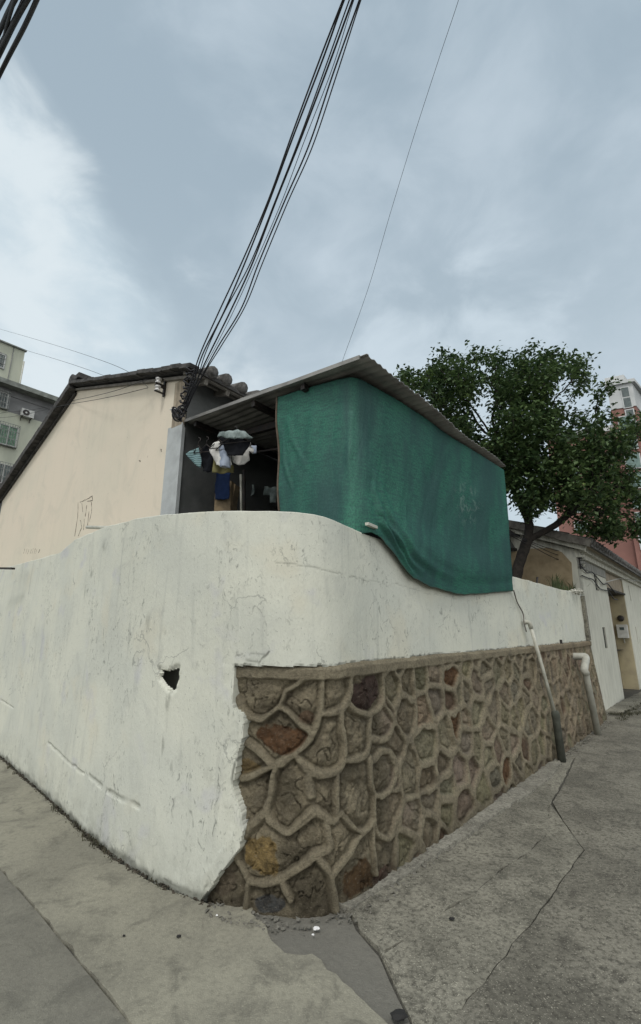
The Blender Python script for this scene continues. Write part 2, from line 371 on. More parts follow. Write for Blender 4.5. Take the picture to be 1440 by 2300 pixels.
def build_wall():
    root = thing('boundary_wall', 'curved white limewashed boundary wall with rubble stone base on the lane side', 'wall', (-.2, 2.9, 0))
    s = np.concatenate([np.arange(-11.2, -5, .07), np.arange(-5, -2.2, .02), np.arange(-2.2, 1.6, .0075), np.arange(1.6, SE, .02), [SE]])
    nz = 250; t = np.linspace(0, 1, nz)
    S, T = np.meshgrid(s, t, indexing='ij'); Z = T * top_z(S) - .02 * (1 - T)
    base = -.012 * 0 + up_off(S)
    off = base + .007 * fbm(S * 1.6, Z * 1.6, 3, 21) + .0022 * fbm(S * 9, Z * 5, 4, 22)
    off += .006 * smooth(S, -.9, -.35) * smooth(-S, .2, .4) * smooth(-Z, -1.2, -1.0)
    # ragged lifted edge of the coat
    de = edge_s(Z) - S
    off += np.where((Z < 1.27) & (de > 0) & (de < .10), .005 * fbm(S * 22, Z * 12, 3, 31) + .001, 0)
    foot = smooth(-Z, -.10, 0) * (S < -.4)
    off += foot * (.012 * fbm(S * 14, Z * 14, 4, 41) - .004)
    stain = .75 * smooth(-Z - .03 * fbm(S * 10, Z * 0, 4, 43), -.055, -.015)
    hole = [wall_hit(*p) for p in [(357,1503),(370,1507),(384,1503),(399,1499),(398,1522),(393,1547),(386,1553),(378,1547),(369,1540),(362,1530),(356,1520),(361,1512)]]
    ih = in_poly(S, Z, hole); dh = seg_dist(S, Z, hole + hole[:1])
    off = np.where(~ih, off - .02 * smooth(-dh, -.03, 0) * (.6 + fbm(S * 40, Z * 40, 3, 5)), off)
    mask = (S > edge_s(Z)) & (Z < stone_top(S) - .004)
    # gouges in the plaster near the foot
    for L, w in (([(108,1668),(150,1708),(188,1738)], .016), ([(200,1745),(250,1782),(312,1812)], .022), ([(30,1590),(0,1570)], .012)):
        P = [wall_hit(*p) for p in L]; d = seg_dist(S + .01 * fbm(S * 12, Z * 12, 3, 51), Z + .012 * fbm(S * 15, Z * 9, 3, 52), P)
        g = smooth(-d, -w, -w * .35) * smooth(fbm(S * 6, Z * 6, 3, 54), -.75, .1); off -= .010 * g; stain = np.maximum(stain, .32 * g * (.6 + .8 * vnoise(S * 30, Z * 30, 53)))
    # cracks
    for L, w, k in (([(620,1262),(700,1278),(760,1290),(830,1305),(900,1312)], .0035, .45), ([(900,1312),(960,1330),(1060,1350)], .004, .25),
                    ([(582,1487),(596,1470),(602,1462)], .006, .8), ([(552,1484),(575,1485)], .005, .6), ([(560,1470),(600,1468)], .004, .4),
                    ([(456,2020),(462,1990),(470,1985)], .006, .9), ([(340,1975),(345,1955)], .005, .6), ([(456,2012),(420,1995),(395,1990),(370,1975)], .007, .8),
                    ([(535,1700),(522,1740),(520,1760)], .006, .8), ([(528,1470),(545,1468)], .004, .5)):
        P = [wall_hit(*p, off=0 if p[0] < 700 else -.1) for p in L]
        d = seg_dist(S + .012 * fbm(S * 18, Z * 18, 3, 61), Z + .016 * fbm(S * 14, Z * 14, 3, 62), P)
        g = smooth(-d, -w * 1.8, -w * .4) * smooth(fbm(S * 13, Z * 13, 3, 63), -.45, .15); off -= .0012 * g; stain = np.maximum(stain, k * g)
    # drip stain below the hole, and patches of old dirt
    P = [wall_hit(378, 1556), wall_hit(366, 1640), wall_hit(366, 1700)]
    d = seg_dist(S, Z, P); stain = np.maximum(stain, .5 * smooth(-d, -.05, 0) * smooth(fbm(S * 30, Z * 8, 4, 71), -.1, .5))
    for (px, py, rs, rz, k) in ((235,1225,.10,.05,.5), (205,1290,.035,.12,.4), (215,1260,.02,.10,.4), (190,1330,.05,.1,.3), (375,1420,.10,.06,.3), (330,1400,.05,.07,.3), (70,1420,.1,.2,.2), (520,1340,.1,.1,.15), (470,1750,.08,.06,.2)):
        a, b = wall_hit(px, py); e = np.exp(-((S - a) / rs) ** 2 - ((Z - b) / rz) ** 2)
        stain = np.maximum(stain, k * e * smooth(fbm(S * 26, Z * 12, 4, 73), -.1, .4))
    dm = np.minimum(np.abs(S - edge_s(Z)), 9); lip = (Z < 1.29) & (dm < .02) & ~mask & (S < 0)
    stain = np.where(lip, np.maximum(stain, .25 * smooth(fbm(S * 20, Z * 20, 3, 81), 0, .4)), stain)
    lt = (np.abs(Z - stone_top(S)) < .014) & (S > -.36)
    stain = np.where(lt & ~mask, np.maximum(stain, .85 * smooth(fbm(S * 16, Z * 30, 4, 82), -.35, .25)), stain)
    rt = smooth(S, 3.9, 5) * smooth(Z, 1.75, 2.1) * smooth(fbm(S * 5, Z * 1.5, 4, 83), -.1, .6)
    stain = np.maximum(stain, .35 * rt)
    dive = mask | ih
    off = np.where(dive, np.where(ih, up_off(S) - .022, up_off(S) - .10), off)
    P = wp(S, off, Z)
    nS = len(s); V = P.reshape(-1, 3)
    idx = np.arange(nS * nz).reshape(nS, nz)
    dd = dive[:-1, :-1] & dive[1:, :-1] & dive[:-1, 1:] & dive[1:, 1:]
    a = idx[:-1, :-1]; b = idx[1:, :-1]; c = idx[1:, 1:]; e = idx[:-1, 1:]
    Fc = np.stack([a, b, c, e], -1)[~dd]
    # rounded top, back face and end face
    tz = top_z(s); extra = []
    for o_, z_ in ((-.005, .005), (-.02, .008), (-.19, .010), (-.205, .0), (-.22, -.03), (-.22, -2.1)):
        extra.append(wp(s, up_off(s) + o_, tz + z_))
    V = np.concatenate([V] + extra); n0 = nS * nz; rows = [idx[:, -1]] + [n0 + k * nS + np.arange(nS) for k in range(6)]
    Fl = [tuple(f) for f in Fc]
    for k in range(6):
        r0, r1 = rows[k], rows[k + 1]
        Fl += [(r0[i], r0[i + 1], r1[i + 1], r1[i]) for i in range(nS - 1)]
    Fl.append(tuple([int(idx[-1, k]) for k in range(0, nz, 10)] + [int(idx[-1, -1])] + [int(r[-1]) for r in rows[1:]]))
    o = mesh_obj('plaster', V, Fl, M['plaster'], root, True); me = o.data; me.set_sharp_from_angle(angle=R(38))
    sa = me.attributes.new('stain', 'FLOAT', 'POINT'); sv = np.zeros(len(V)); sv[:n0] = np.clip(stain, 0, 1).reshape(-1); sa.data.foreach_set('value', sv)
    sz = np.zeros((len(V), 2)); sz[:n0, 0] = S.reshape(-1); sz[:n0, 1] = Z.reshape(-1)
    for k in range(6): sz[n0 + k * nS:n0 + (k + 1) * nS, 0] = s; sz[n0 + k * nS:n0 + (k + 1) * nS, 1] = tz + .02 * k
    li = np.zeros(len(me.loops), int); me.loops.foreach_get('vertex_index', li)
    u = me.uv_layers.new(name='wall'); u.data.foreach_set('uv', sz[li].reshape(-1))
    # --- rubble stone facing: stones with raised mortar ribs
    k1 = 2.571; k2 = 3.6
    near = [(300,300),(450,235),(620,300),(810,260),(1000,290),(1150,250),(1255,230),(1325,205),(1410,200),(625,440),(490,560),(760,600),(930,420),(940,570),(1095,460),(1052,600),(1155,600),(1230,400),(1340,390),(1400,330),
            (310,740),(330,890),(560,850),(765,900),(920,850),(1100,760),(1240,760),(1345,620),(1345,800),(1350,940),(370,1240),(300,1030),(620,1130),(850,1130),(985,1220),(1110,1010),(1090,1230),(1230,1060),(1330,1130),(1200,1200),(790,1265),
            (170,1370),(390,1470),(640,1370),(470,1530),(700,1490),(920,1380),(1080,1330)]
    right = [(300,270),(440,310),(560,240),(630,340),(700,230),(720,380),(810,260),(900,220),(960,250),(1030,230),(1085,250),(300,440),(430,500),(485,440),(550,420),(620,570),(760,540),(940,400),(1040,330),(1120,350),
             (370,760),(450,650),(520,620),(210,850),(520,790),(700,740),(830,780),(920,650),(980,570),(1060,620),(1140,640),(330,1020),(470,1060),(560,1050),(700,960),(830,1050),(930,980),(900,830),(990,850),(1050,880),(1120,830),(730,1100),
             (230,1320),(340,1380),(480,1340),(200,1560),(640,1220),(350,1190),(900,1090)]
    seeds = [wall_hit(440 + x / k1, 1440 + y / k1, -.04) for x, y in near]; tints = {4: (.095, .068, .06), 10: (.15, .085, .045), 20: (.17, .135, .08), 30: (.26, .20, .10), 44: (.10, .105, .105), 46: (.12, .08, .04)}
    n0_ = len(seeds)
    for i, (x, y) in enumerate(right):
        q = wall_hit(900 + x / k2, 1440 + y / k2, -.06)
        if min(math.hypot(q[0] - a, q[1] - b) for a, b in seeds) > .07:
            if i in (1, 21, 35): tints[len(seeds)] = (.17, .095, .05)
            seeds.append(q)
    random.seed(5); far0 = max(a for a, b in seeds) - .6
    for _ in range(9000):
        q = (random.uniform(-.5, SE + .3), random.uniform(-.1, 1.3)); md = .20 if q[0] < far0 else .165
        if min(math.hypot(q[0] - a, (q[1] - b) * (.8 if q[0] > far0 else 1)) for a, b in seeds) > md: seeds.append(q)
    sd_ = np.array(seeds); rn = np.random.default_rng(3); base_t = np.stack([rn.uniform(.10, .20, len(sd_)), rn.uniform(.085, .165, len(sd_)), rn.uniform(.065, .12, len(sd_))], 1)
    lum = rn.uniform(.75, 1.25, len(sd_)); base_t = np.stack([.275 * lum, .24 * lum, .170 * lum], 1) * rn.uniform(.93, 1.07, (len(sd_), 3))
    for i in range(len(sd_)):
        if i >= n0_ and rn.random() < .06: base_t[i] = (.165, .115, .08)
    for k, v in tints.items(): base_t[k] = v
    depth = rn.uniform(.014, .032, len(sd_))
    s = np.concatenate([np.arange(-.60, 1.7, .0055), np.arange(1.7, 4.2, .010), np.arange(4.2, SE + .05, .016)]); nz = 240
    T = np.linspace(0, 1, nz); S, TT = np.meshgrid(s, T, indexing='ij'); ZT = stone_top(S); Z = -.03 + TT * (ZT + .03)
    ribs = [[(480,380),(500,330),(515,295)], [(300,440),(380,450),(440,410),(475,385),(530,420),(590,480),(650,520),(665,545)],
        [(735,215),(735,300),(725,400),(700,490),(665,560),(600,640),(530,690),(460,720),(430,720),(350,640),(290,590)],
        [(725,430),(790,425),(850,400),(890,350),(905,290),(905,200)], [(905,370),(950,410),(1020,425),(1080,390),(1105,330),(1105,180)],
        [(850,400),(855,500),(870,600),(865,690),(830,750),(760,775),(680,765),(610,710),(580,670)], [(870,685),(930,690),(985,670),(1010,610),(1015,500),(1025,430)],
        [(460,720),(440,790),(430,880),(410,960),(420,1030),(470,1080),(530,1110),(600,1060),(680,1000),(740,1020),(800,1045),(840,1000),(870,1040),(930,1090),(1000,1090),(1030,1040)],
        [(820,780),(815,880),(820,1000)], [(655,780),(665,900)], [(1020,680),(1025,780),(1040,880),(1080,900),(1130,870),(1160,800),(1165,700),(1130,640),(1080,640),(1040,690),(1015,690)],
        [(1015,560),(1090,580),(1140,530),(1160,460),(1110,370)], [(760,1050),(770,1130),(780,1200),(700,1240),(600,1310),(500,1370),(400,1400),(310,1390),(260,1310),(230,1240)],
        [(310,1390),(290,1480),(270,1580)], [(700,1250),(760,1320),(800,1420),(820,1560)], [(1000,1090),(950,1130),(900,1230),(840,1300),(790,1360)], [(1030,1040),(1030,1150),(1040,1340)], [(500,1380),(530,1460),(545,1500)],
        [(1040,890),(1040,1040),(1060,1120),(1130,1140),(1160,1050),(1200,950)], [(1160,1160),(1150,1290)], [(430,730),(340,780),(260,800)], [(400,1000),(330,1060),(270,1130)], [(515,295),(600,240),(640,215)], [(300,440),(260,395),(235,330)]]
    dt_ = np.full(S.shape, 9.0); Sw = S + .012 * fbm(S * 9, Z * 9, 3, 191); Zw = Z + .012 * fbm(S * 9, Z * 9, 3, 192)
    for L in ribs: dt_ = np.minimum(dt_, seg_dist(Sw, Zw, [tuple(wp_[:2]) for wp_ in bez([Vector((*wall_hit(440 + a / k1, 1440 + b / k1, -.03), 0)) for a, b in L], 4)]))
    # ripple the cell borders so that the ribs curve
    X = S + .052 * fbm(S * 4.6, Z * 4.6, 3, 91) + .006 * fbm(S * 22, Z * 22, 2, 92); Y = Z + .052 * fbm(S * 4.6, Z * 4.6, 3, 93) + .006 * fbm(S * 22, Z * 22, 2, 94)
    xs, ys = X.reshape(-1), Y.reshape(-1); f1i = np.zeros(len(xs), int); dedge = np.zeros(len(xs))
    for a0 in range(0, len(xs), 20000):
        q = slice(a0, a0 + 20000); D = (xs[q, None] - sd_[None, :, 0]) ** 2 + (ys[q, None] - sd_[None, :, 1]) ** 2
        o1 = np.argmin(D, 1); f1i[q] = o1; d1 = D[np.arange(len(o1)), o1]
        sep_ = np.hypot(sd_[o1, 0][:, None] - sd_[None, :, 0], sd_[o1, 1][:, None] - sd_[None, :, 1]); sep_[np.arange(len(o1)), o1] = 9e9
        E_ = (D - d1[:, None]) / (2 * sep_); E_[np.arange(len(o1)), o1] = 9; E_.sort(1)
        dedge[q] = E_[:, 0] - .25 * np.maximum(0, .02 - (E_[:, 1] - E_[:, 0]))     # fillet where three ribs meet
    f1i = f1i.reshape(S.shape); dedge = dedge.reshape(S.shape); nearw = smooth(-S, -.90, -.76); dedge = np.minimum(dt_ + .2 * (1 - smooth(-S, -1.15, -1.0)), dedge + .2 * nearw)
    dedge = dedge + 0.0
    w = .0225 + .008 * smooth(S, .8, 1.6) + .011 * fbm(S * 5, Z * 5, 3, 95)
    rib = smooth(-dedge, -w * 1.25, -w * .45)
    groove = smooth(-np.abs(dedge - w * 1.35), -.012, 0)
    dpt = depth[f1i] * (1 - nearw) + nearw * (.024 + .012 * fbm(S * 3, Z * 3, 2, 196)); stone = -dpt - .010 * nearw * fbm(S * 9, Z * 9, 4, 198) + .014 * smooth(dedge, .01, .09) + .011 * fbm(S * 16, Z * 16, 4, 96) + .010 * fbm(S * 5, Z * 5, 3, 98) + .006 * fbm(S * 45, Z * 45, 2, 99)
    crag = np.abs(fbm(S * 8 + f1i * 3.1, Z * 8, 3, 101)); stone -= .016 * smooth(-crag, -.035, 0) 
    bat = smooth(S, 0, 1.8); endf = smooth(-S, -7.46, -7.25); stone = stone * endf - .012 * (1 - endf); rib = rib * endf
    off = -.03 * (1 - bat) - .10 * bat * (Z / 1.27) + stone * (1 - rib) + rib * (.004 * fbm(S * 30, Z * 30, 3, 97) + .006 * fbm(S * 7, Z * 7, 2, 197) + .003) - .008 * groove * (1 - rib)
    cap = smooth(Z + .008 * fbm(S * 9, Z * 0, 3, 103), 1.185, 1.205)
    capoff = -.03 * (1 - bat) - .095 * bat + .008 + .004 * fbm(S * 22, Z * 22, 4, 104); off = off * (1 - cap) + capoff * cap
    off -= .018 * smooth(TT, .985, 1.0)
    off = np.where(S < edge_s(Z) - .03, off - .03, off)
    mort = np.array([.345, .305, .218]); m2 = np.maximum(rib, cap)[..., None]
    smear = smooth(fbm(S * 5, Z * 5, 4, 105), .0, .4)[..., None] * .7
    stc = base_t[f1i] * (1 + .35 * fbm(S * 14, Z * 14, 4, 107))[..., None]; stc = stc * (1 - smear) + mort * .85 * smear
    hp = [k for k in tints]; keep = np.isin(f1i, hp)[..., None]; stc = np.where(keep, base_t[f1i] * (1 + .5 * fbm(S * 14, Z * 14, 4, 107))[..., None], stc)
    nw = nearw[..., None]; nstone = (np.array([.275, .24, .168]) * (1 + .5 * fbm(S * 7, Z * 7, 5, 201)[..., None]) ); dk = smooth(fbm(S * 6, Z * 6, 4, 203), .02, .25)[..., None]; nstone = nstone * (1 - .35 * dk)
    for cx, cy, rx, ry, cc in ((490,565,135,85,(.155,.085,.045)), (1000,295,80,85,(.085,.058,.05)), (375,1250,110,105,(.27,.195,.085)), (430,1520,95,60,(.12,.125,.125)), (930,1370,80,90,(.15,.095,.05)), (310,745,75,60,(.22,.165,.085)), (1090,1330,60,45,(.10,.065,.05)), (640,440,60,45,(.15,.105,.07)), (170,1360,80,95,(.15,.125,.09))):
        a_, b_ = wall_hit(440 + cx / k1, 1440 + cy / k1, -.05); ra = abs(wall_hit(440 + (cx + rx) / k1, 1440 + cy / k1, -.05)[0] - a_); rb = abs(wall_hit(440 + cx / k1, 1440 + (cy + ry) / k1, -.05)[1] - b_)
        e_ = np.hypot((S - a_) / ra, (Z - b_) / rb) + .55 * fbm(S * 11, Z * 11, 4, 205); mk = smooth(-e_, -1.12, -.95)[..., None]
        nstone = nstone * (1 - mk) + mk * np.array(cc) * (1 + .7 * fbm(S * 18, Z * 18, 4, 207)[..., None])
    stc = stc * (1 - nw) + nstone * nw
    farred = (smooth(S, 3.2, 5.0))[..., None]; mc = mort * (1 + .2 * fbm(S * 9, Z * 9, 4, 108))[..., None]
    mc = mc * (1 - farred) + mc * np.array([.92, .87, .86]) * farred
    col = stc * (1 - m2) + mc * m2
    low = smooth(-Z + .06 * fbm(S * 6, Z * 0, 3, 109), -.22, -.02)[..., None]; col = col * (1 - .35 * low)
    nS = len(s); V = wp(S, off, Z).reshape(-1, 3); idx = np.arange(nS * nz).reshape(nS, nz)
    keepf = ~((S[:-1, :-1] < edge_s(Z[:-1, :-1]) - .07))
    Fl = [tuple(f) for f in np.stack([idx[:-1, :-1], idx[1:, :-1], idx[1:, 1:], idx[:-1, 1:]], -1)[keepf]]
    n0 = len(V); ledge = wp(s, up_off(s) - .10, stone_top(s) + .002); V = np.concatenate([V, ledge])
    Fl += [(idx[i, -1], idx[i + 1, -1], n0 + i + 1, n0 + i) for i in range(nS - 1) if s[i] > -.35]
    endp = wp(np.array([s[-1], s[-1]]), np.array([-.3, -.3]), np.array([0.0, 1.27])); e0 = len(V); V = np.concatenate([V, endp])
    Fl.append(tuple([int(idx[-1, k]) for k in range(0, nz, 6)] + [int(idx[-1, -1]), n0 + nS - 1, e0 + 1, e0]))
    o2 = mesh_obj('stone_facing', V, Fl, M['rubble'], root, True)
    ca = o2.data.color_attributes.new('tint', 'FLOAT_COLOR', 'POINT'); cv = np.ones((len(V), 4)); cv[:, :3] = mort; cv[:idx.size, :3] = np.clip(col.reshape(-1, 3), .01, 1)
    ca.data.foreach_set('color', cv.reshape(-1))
    # iron peg on the ledge and on the wall head
    for (px, py, Y, L) in ((1264, 1449, None, .06),):
        s_, z_ = wall_hit(px, py, -.1); p = wp(s_, -.115, 1.27); MB().bar(p, Vector(p) + Vector((0, 0, L)), .03, .018).build('iron_peg', M['steel_dark'], root)
    s_, _ = wall_hit(1205, 1305, -.2); p = wp(s_, -.2, top_z(s_)); MB().bar(p, Vector(p) + Vector((.03, .02, .11)), .02, .02).build('iron_peg', M['steel_dark'], root)
    return root
wall_root = build_wall()
# ================================================================== ground
def struct(o): o['kind'] = 'structure'; return o
def slab(name, poly, zt, mat, amp=.004, step=.07, rough_edge=0.0, seed=0, near=6.0, skirt=.08, slope=None):
    P = [Vector((x, y)) for x, y in poly]; Q = []
    for i in range(len(P)):                       # finely broken outline
        a, b = P[i], P[(i + 1) % len(P)]; L = (b - a).length; n = max(1, min(200, int(L / .035))) if (a.length < near or b.length < near) else 1
        for k in range(n):
            p = a.lerp(b, k / n)
            if rough_edge and n > 1:
                f = float(fbm(np.array([p.x * 11]), np.array([p.y * 11]), 4, seed)[0]); g = float(fbm(np.array([p.x * 11]), np.array([p.y * 11]), 4, seed + 5)[0])
                p = p + Vector((f, g)) * rough_edge
            Q.append(p)
    xs = [p.x for p in P]; ys = [p.y for p in P]; inner = []
    gx, gy = np.meshgrid(np.arange(max(min(xs), -near), min(max(xs), near), step), np.arange(max(min(ys), .2), min(max(ys), near + 2), step))
    gx = gx.ravel() + .0; gy = gy.ravel(); ok = in_poly(gx, gy, [(p.x, p.y) for p in Q])
    d = seg_dist(gx, gy, [(p.x, p.y) for p in Q + Q[:1]]); ok &= d > step * .4
    inner = [Vector((a, b)) for a, b in zip(gx[ok], gy[ok])]
    r = geometry.delaunay_2d_cdt(Q + inner, [], [list(range(len(Q)))], 1, 1e-5)
    vx = np.array([(v.x, v.y) for v in r[0]])
    z = zt + amp * fbm(vx[:, 0] * 3, vx[:, 1] * 3, 5, seed + 2)
    if slope is not None: z = z + slope(vx[:, 0], vx[:, 1])
    V = [(a, b, c) for (a, b), c in zip(vx, z)]; n = len(V); Fc = [tuple(f) for f in r[2]]
    # skirt along boundary edges
    cnt = {}
    for f in Fc:
        for i in range(len(f)):
            e = (f[i], f[(i + 1) % len(f)]); k = tuple(sorted(e)); cnt.setdefault(k, []).append(e)
    for k, e in cnt.items():
        if len(e) == 1:
            a, b = e[0]; m = len(V); V += [(V[a][0], V[a][1], V[a][2] - skirt), (V[b][0], V[b][1], V[b][2] - skirt)]; Fc.append((b, a, m, m + 1))
    return struct(mesh_obj(name, V, Fc, mat))
struct(mesh_obj('ground', [(-400, -400, -.018), (400, -400, -.018), (400, 600, -.018), (-400, 600, -.018)], [(0, 1, 2, 3)], M['ground']))
g = gnd
wall_in = lambda s, o=-.18: tuple(wp(s, o, 0)[:2])
def inner(s0, s1, n, o=-.18): return [wall_in(s, o) for s in np.linspace(s0, s1, n)]
edge_line = [g(-700, 1700), g(0, 1950), g(92, 2052), g(190, 2170), g(300, 2300), g(420, 2460), g(700, 2900)]
jag = [g(566,2052), g(600,2078), g(606,2100), g(622,2128), g(640,2143), g(668,2146), g(702,2142), g(722,2158), g(734,2180), g(756,2190), g(770,2208), g(800,2240), g(836,2268), g(862,2292), g(880,2312), g(940,2400), g(1100,2700)]
slab('pavement', edge_line[1:] + [g(900, 2900)] + jag[::-1] + [wall_in(-.2, -.1)] + inner(-.45, -11, 150, .022) + [(-12, 11)], .004, M['concrete_light'], .006, .09, .020, 3)
slab('road', [(-30, 12), (-30, -6), (2, -6)] + [(p[0] - .004, p[1] - .004) for p in edge_line[:1:-1]] + [(edge_line[1][0] - .004, edge_line[1][1])] + [(-12, 10)], -.004, M['concrete_band'], .004, .12, 0.0, 9)
patch_r = [g(780,2040), g(800,2085), g(850,2143), g(884,2215), g(918,2285), g(930,2330), g(1000, 2420), g(1160,2700)]
slab('road_patch', [g(560, 2000), g(780, 2000)] + patch_r + [g(1000, 2760)] + [(p[0] - .02, p[1] - .01) for p in jag[::-1]], -.010, M['concrete_patch'], .004, .08, .004, 14)
crackl = [g(*q_) for q_ in ((1312,1908),(1290,1938),(1284,1950),(1255,1985),(1240,2012),(1215,2040),(1190,2080),(1172,2095),(1150,2120),(1138,2146),(1110,2175),(1090,2205),(1052,2240),(1034,2270),(1000,2300),(880,2440))]
seam = [g(1225,1880), g(1180,1920), g(1130,1950), g(1060,2010), g(1000,2045), g(940,2090), g(862,2140)]
slab('road', [(p[0] + .012, p[1]) for p in patch_r[::-1]][4:] + inner(.1, 4.2, 12) + [g(1290,1700), g(1262,1760), g(1238,1800), g(1225,1880)] + seam[1:], .002, M['concrete_rough'], .010, .06, .020, 23)
slab('road', [(p[0] + .001, p[1] - .001) for p in seam[::-1]] + [g(1236,1806), g(1262,1840)] + [(p[0] - .003, p[1] + .002) for p in crackl] + [g(960, 2420), (patch_r[5][0]+.012, patch_r[5][1]), (patch_r[4][0]+.012, patch_r[4][1]), (patch_r[3][0]+.012, patch_r[3][1]), (patch_r[2][0]+.012, patch_r[2][1]-.01)], -.002, M['concrete_rough'], .008, .07, .006, 33)
slab('road', [(p[0] + .003, p[1] - .003) for p in crackl[::-1]] + [g(1264,1842), g(1242,1802), g(1266,1762), g(1293,1702)] + inner(4.25, 7.5, 8) + [(7.4, 10.4), (20, 25), (40, 20), (20, -6), (3, -6), g(1200,2800)], .0, M['concrete_brown'], .010, .09, .006, 43, near=9)
slab('pavement', inner(7.45, 7.9, 3) + [(8.5, 12.3), (16, 21), (17, 20), (9.2, 11.6), g(1470, 1570), g(1400,1606), g(1372,1604)], .055, M['concrete_rough'], .02, .12, .02, 53, near=12)
# raised yard behind the walls
yard = [wall_in(s, -.20) for s in np.linspace(-11, 7.2, 40)] + [(20, 27), (20, 60), (-30, 60), (-22, 25)]
r_ = geometry.delaunay_2d_cdt([Vector(p) for p in yard], [], [list(range(len(yard)))], 1, 1e-5)
struct(mesh_obj('courtyard_ground', [(v.x, v.y, .95) for v in r_[0]], [tuple(f) for f in r_[2]], M['soil']))
strip = [g(786,2046), g(850,2004), g(905,1975), g(960,1938), g(1010,1905), g(1080,1862), g(1130,1825), g(1190,1785), g(1240,1748), g(1262,1712)]
slab('pavement', strip + inner(3.7, .15, 20), .016, M['concrete_lip'], .010, .05, .022, 63, skirt=.03)
# small litter on the ground
def pebble(name, px, py, r, mat, label, cat, flat=.4, seed=0):
    x, y = g(px, py); bm = bmesh.new(); bmesh.ops.create_icosphere(bm, subdivisions=2, radius=r); rr = random.Random(seed)
    for v in bm.verts:
        k = 1 + .45 * (rr.random() - .5); v.co = Vector((v.co.x * k, v.co.y * k * .8, v.co.z * flat * k))
    V = [(v.co.x + x, v.co.y + y, v.co.z + r * flat * .7 + .006) for v in bm.verts]; bm.verts.index_update(); Fc = [[v.index for v in f.verts] for f in bm.faces]; bm.free()
    return tag(mesh_obj(name, V, Fc, mat), label, cat)
pebble('paper_scrap', 710, 2090, .017, M['porcelain'], 'white crumpled scrap lying on the dark concrete patch below the stone corner', 'litter', .3, 1)
pebble('paper_scrap', 703, 2104, .007, M['porcelain'], 'tiny white crumb just beside the crumpled white scrap on the dark patch', 'litter', .5, 2)
pebble('dry_leaf', 1015, 2068, .014, M['black'], 'black dead leaf lying on the rough grey lane concrete', 'leaf', .3, 3)
pebble('pebble', 401, 2108, .011, M['black'], 'dark pebble on the pale pavement, the larger of two', 'stone', .5, 4)
pebble('pebble', 278, 2106, .007, M['black'], 'smaller dark pebble on the pale pavement, the left one of two', 'stone', .5, 5)
pebble('pebble', 487, 2060, .007, M['porcelain'], 'small white pebble on the pale pavement just below the plaster corner', 'stone', .5, 6)
pebble('concrete_chunk', 896, 2290, .035, M['black'], 'dark broken chunk in the gap where patch and lane concrete meet', 'rubble', .35, 7)
# litter of dirt, moss and dry weeds in the joint at the wall foot
def blades(name, spots, mat, hgt=.05, n=10, spread=.03, w=.003, seed=0, parent=None, droop=.5):
    rr = random.Random(seed); mb = MB()
    for (x, y, z, sc) in spots:
        for _ in range(int(n * max(.4, sc))):
            bx = x + rr.gauss(0, spread); by = y + rr.gauss(0, spread); a = rr.uniform(0, 6.28); h = hgt * sc * rr.uniform(.4, 1.2); l = h * rr.uniform(.2, droop * 2)
            ww = w * rr.uniform(.6, 1.4); dx, dy = math.cos(a), math.sin(a); nx, ny = -dy * ww, dx * ww
            mb.add([(bx - nx, by - ny, z), (bx + nx, by + ny, z), (bx + dx * l * .4 + nx * .8, by + dy * l * .4 + ny * .8, z + h * .65), (bx + dx * l * .4 - nx * .8, by + dy * l * .4 - ny * .8, z + h * .65),
                    (bx + dx * l, by + dy * l, z + h * .9)], [(0, 1, 2, 3), (3, 2, 4)])
    return mesh_obj(name, mb.V, mb.F, mat, parent)
M['weed'] = plain('dry_weeds', (.075, .07, .045), (.04, .045, .03), 20, .9, bump=0)
M['weed_green'] = plain('green_weeds', (.07, .10, .04), (.05, .06, .03), 20, .8, bump=0)
rr = random.Random(11); sp = []
for s_ in np.arange(-7, -.45, .035):
    k = float(fbm(np.array([s_ * 2.0]), np.array([0.0]), 3, 77)[0])
    if k > -.15: p = wp(s_, .008 + rr.random() * .02, 0); sp.append((p[0], p[1], -.01, max(.35, .5 + k * 1.5)))
for px, py, q in ((200,1885,1.6),(185,1875,1.2),(215,1895,1.1),(345,1975,.9),(370,1988,.8),(20,1722,1.6),(35,1735,1.3),(150,1830,.8),(255,1930,.7)):
    x, y = g(px, py + 4); sp.append((x, y, 0, q))
for s_ in np.arange(.3, 7.3, .05):
    if rr.random() < .45: p = wp(s_, .03, 0); sp.append((p[0], p[1], 0, rr.uniform(.2, .7)))
for s_ in np.arange(7.3, 9.6, .04):
    p = wp(s_, .12 + .15 * rr.random(), 0.05); sp.append((p[0], p[1], .03, rr.uniform(.5, 1.6)))
for k in range(60):
    x, y = g(1372 + k * 1.6, 1606 - k * .05 + rr.uniform(-3, 3)); sp.append((x, y, .01, rr.uniform(.5, 1.5)))
tag(blades('weeds', sp, M['weed'], .032, 12, .018, .0028, 2), 'dry dark weeds and moss rooted in the joint along the foot of the walls', 'weeds', kind='stuff')
def clods(name, s0, s1, n, mat, o0, o1, seed, r=(.004, .014)):
    rr = random.Random(seed); mb = MB()
    for _ in range(n):
        s_ = rr.uniform(s0, s1); p = wp(s_, rr.uniform(o0, o1), 0); q = rr.uniform(*r)
        V = [Vector(p) + Vector((rr.uniform(-1, 1), rr.uniform(-1, 1), rr.uniform(-.2, .9))) * q for _ in range(7)]
        bm = bmesh.new(); [bm.verts.new(v) for v in V]; bmesh.ops.convex_hull(bm, input=bm.verts); bm.verts.index_update(); vs = list(bm.verts); ix = {v: i for i, v in enumerate(vs)}
        mb.add([v.co.copy() for v in vs], [[ix[v] for v in f.verts] for f in bm.faces]); bm.free()
    return mesh_obj(name, mb.V, mb.F, mat)
tag(clods('grit', -6, -.42, 900, M['soil'], -.005, .035, 4), 'dark soil crumbs gathered in the joint under the white plaster wall', 'grit', kind='stuff')
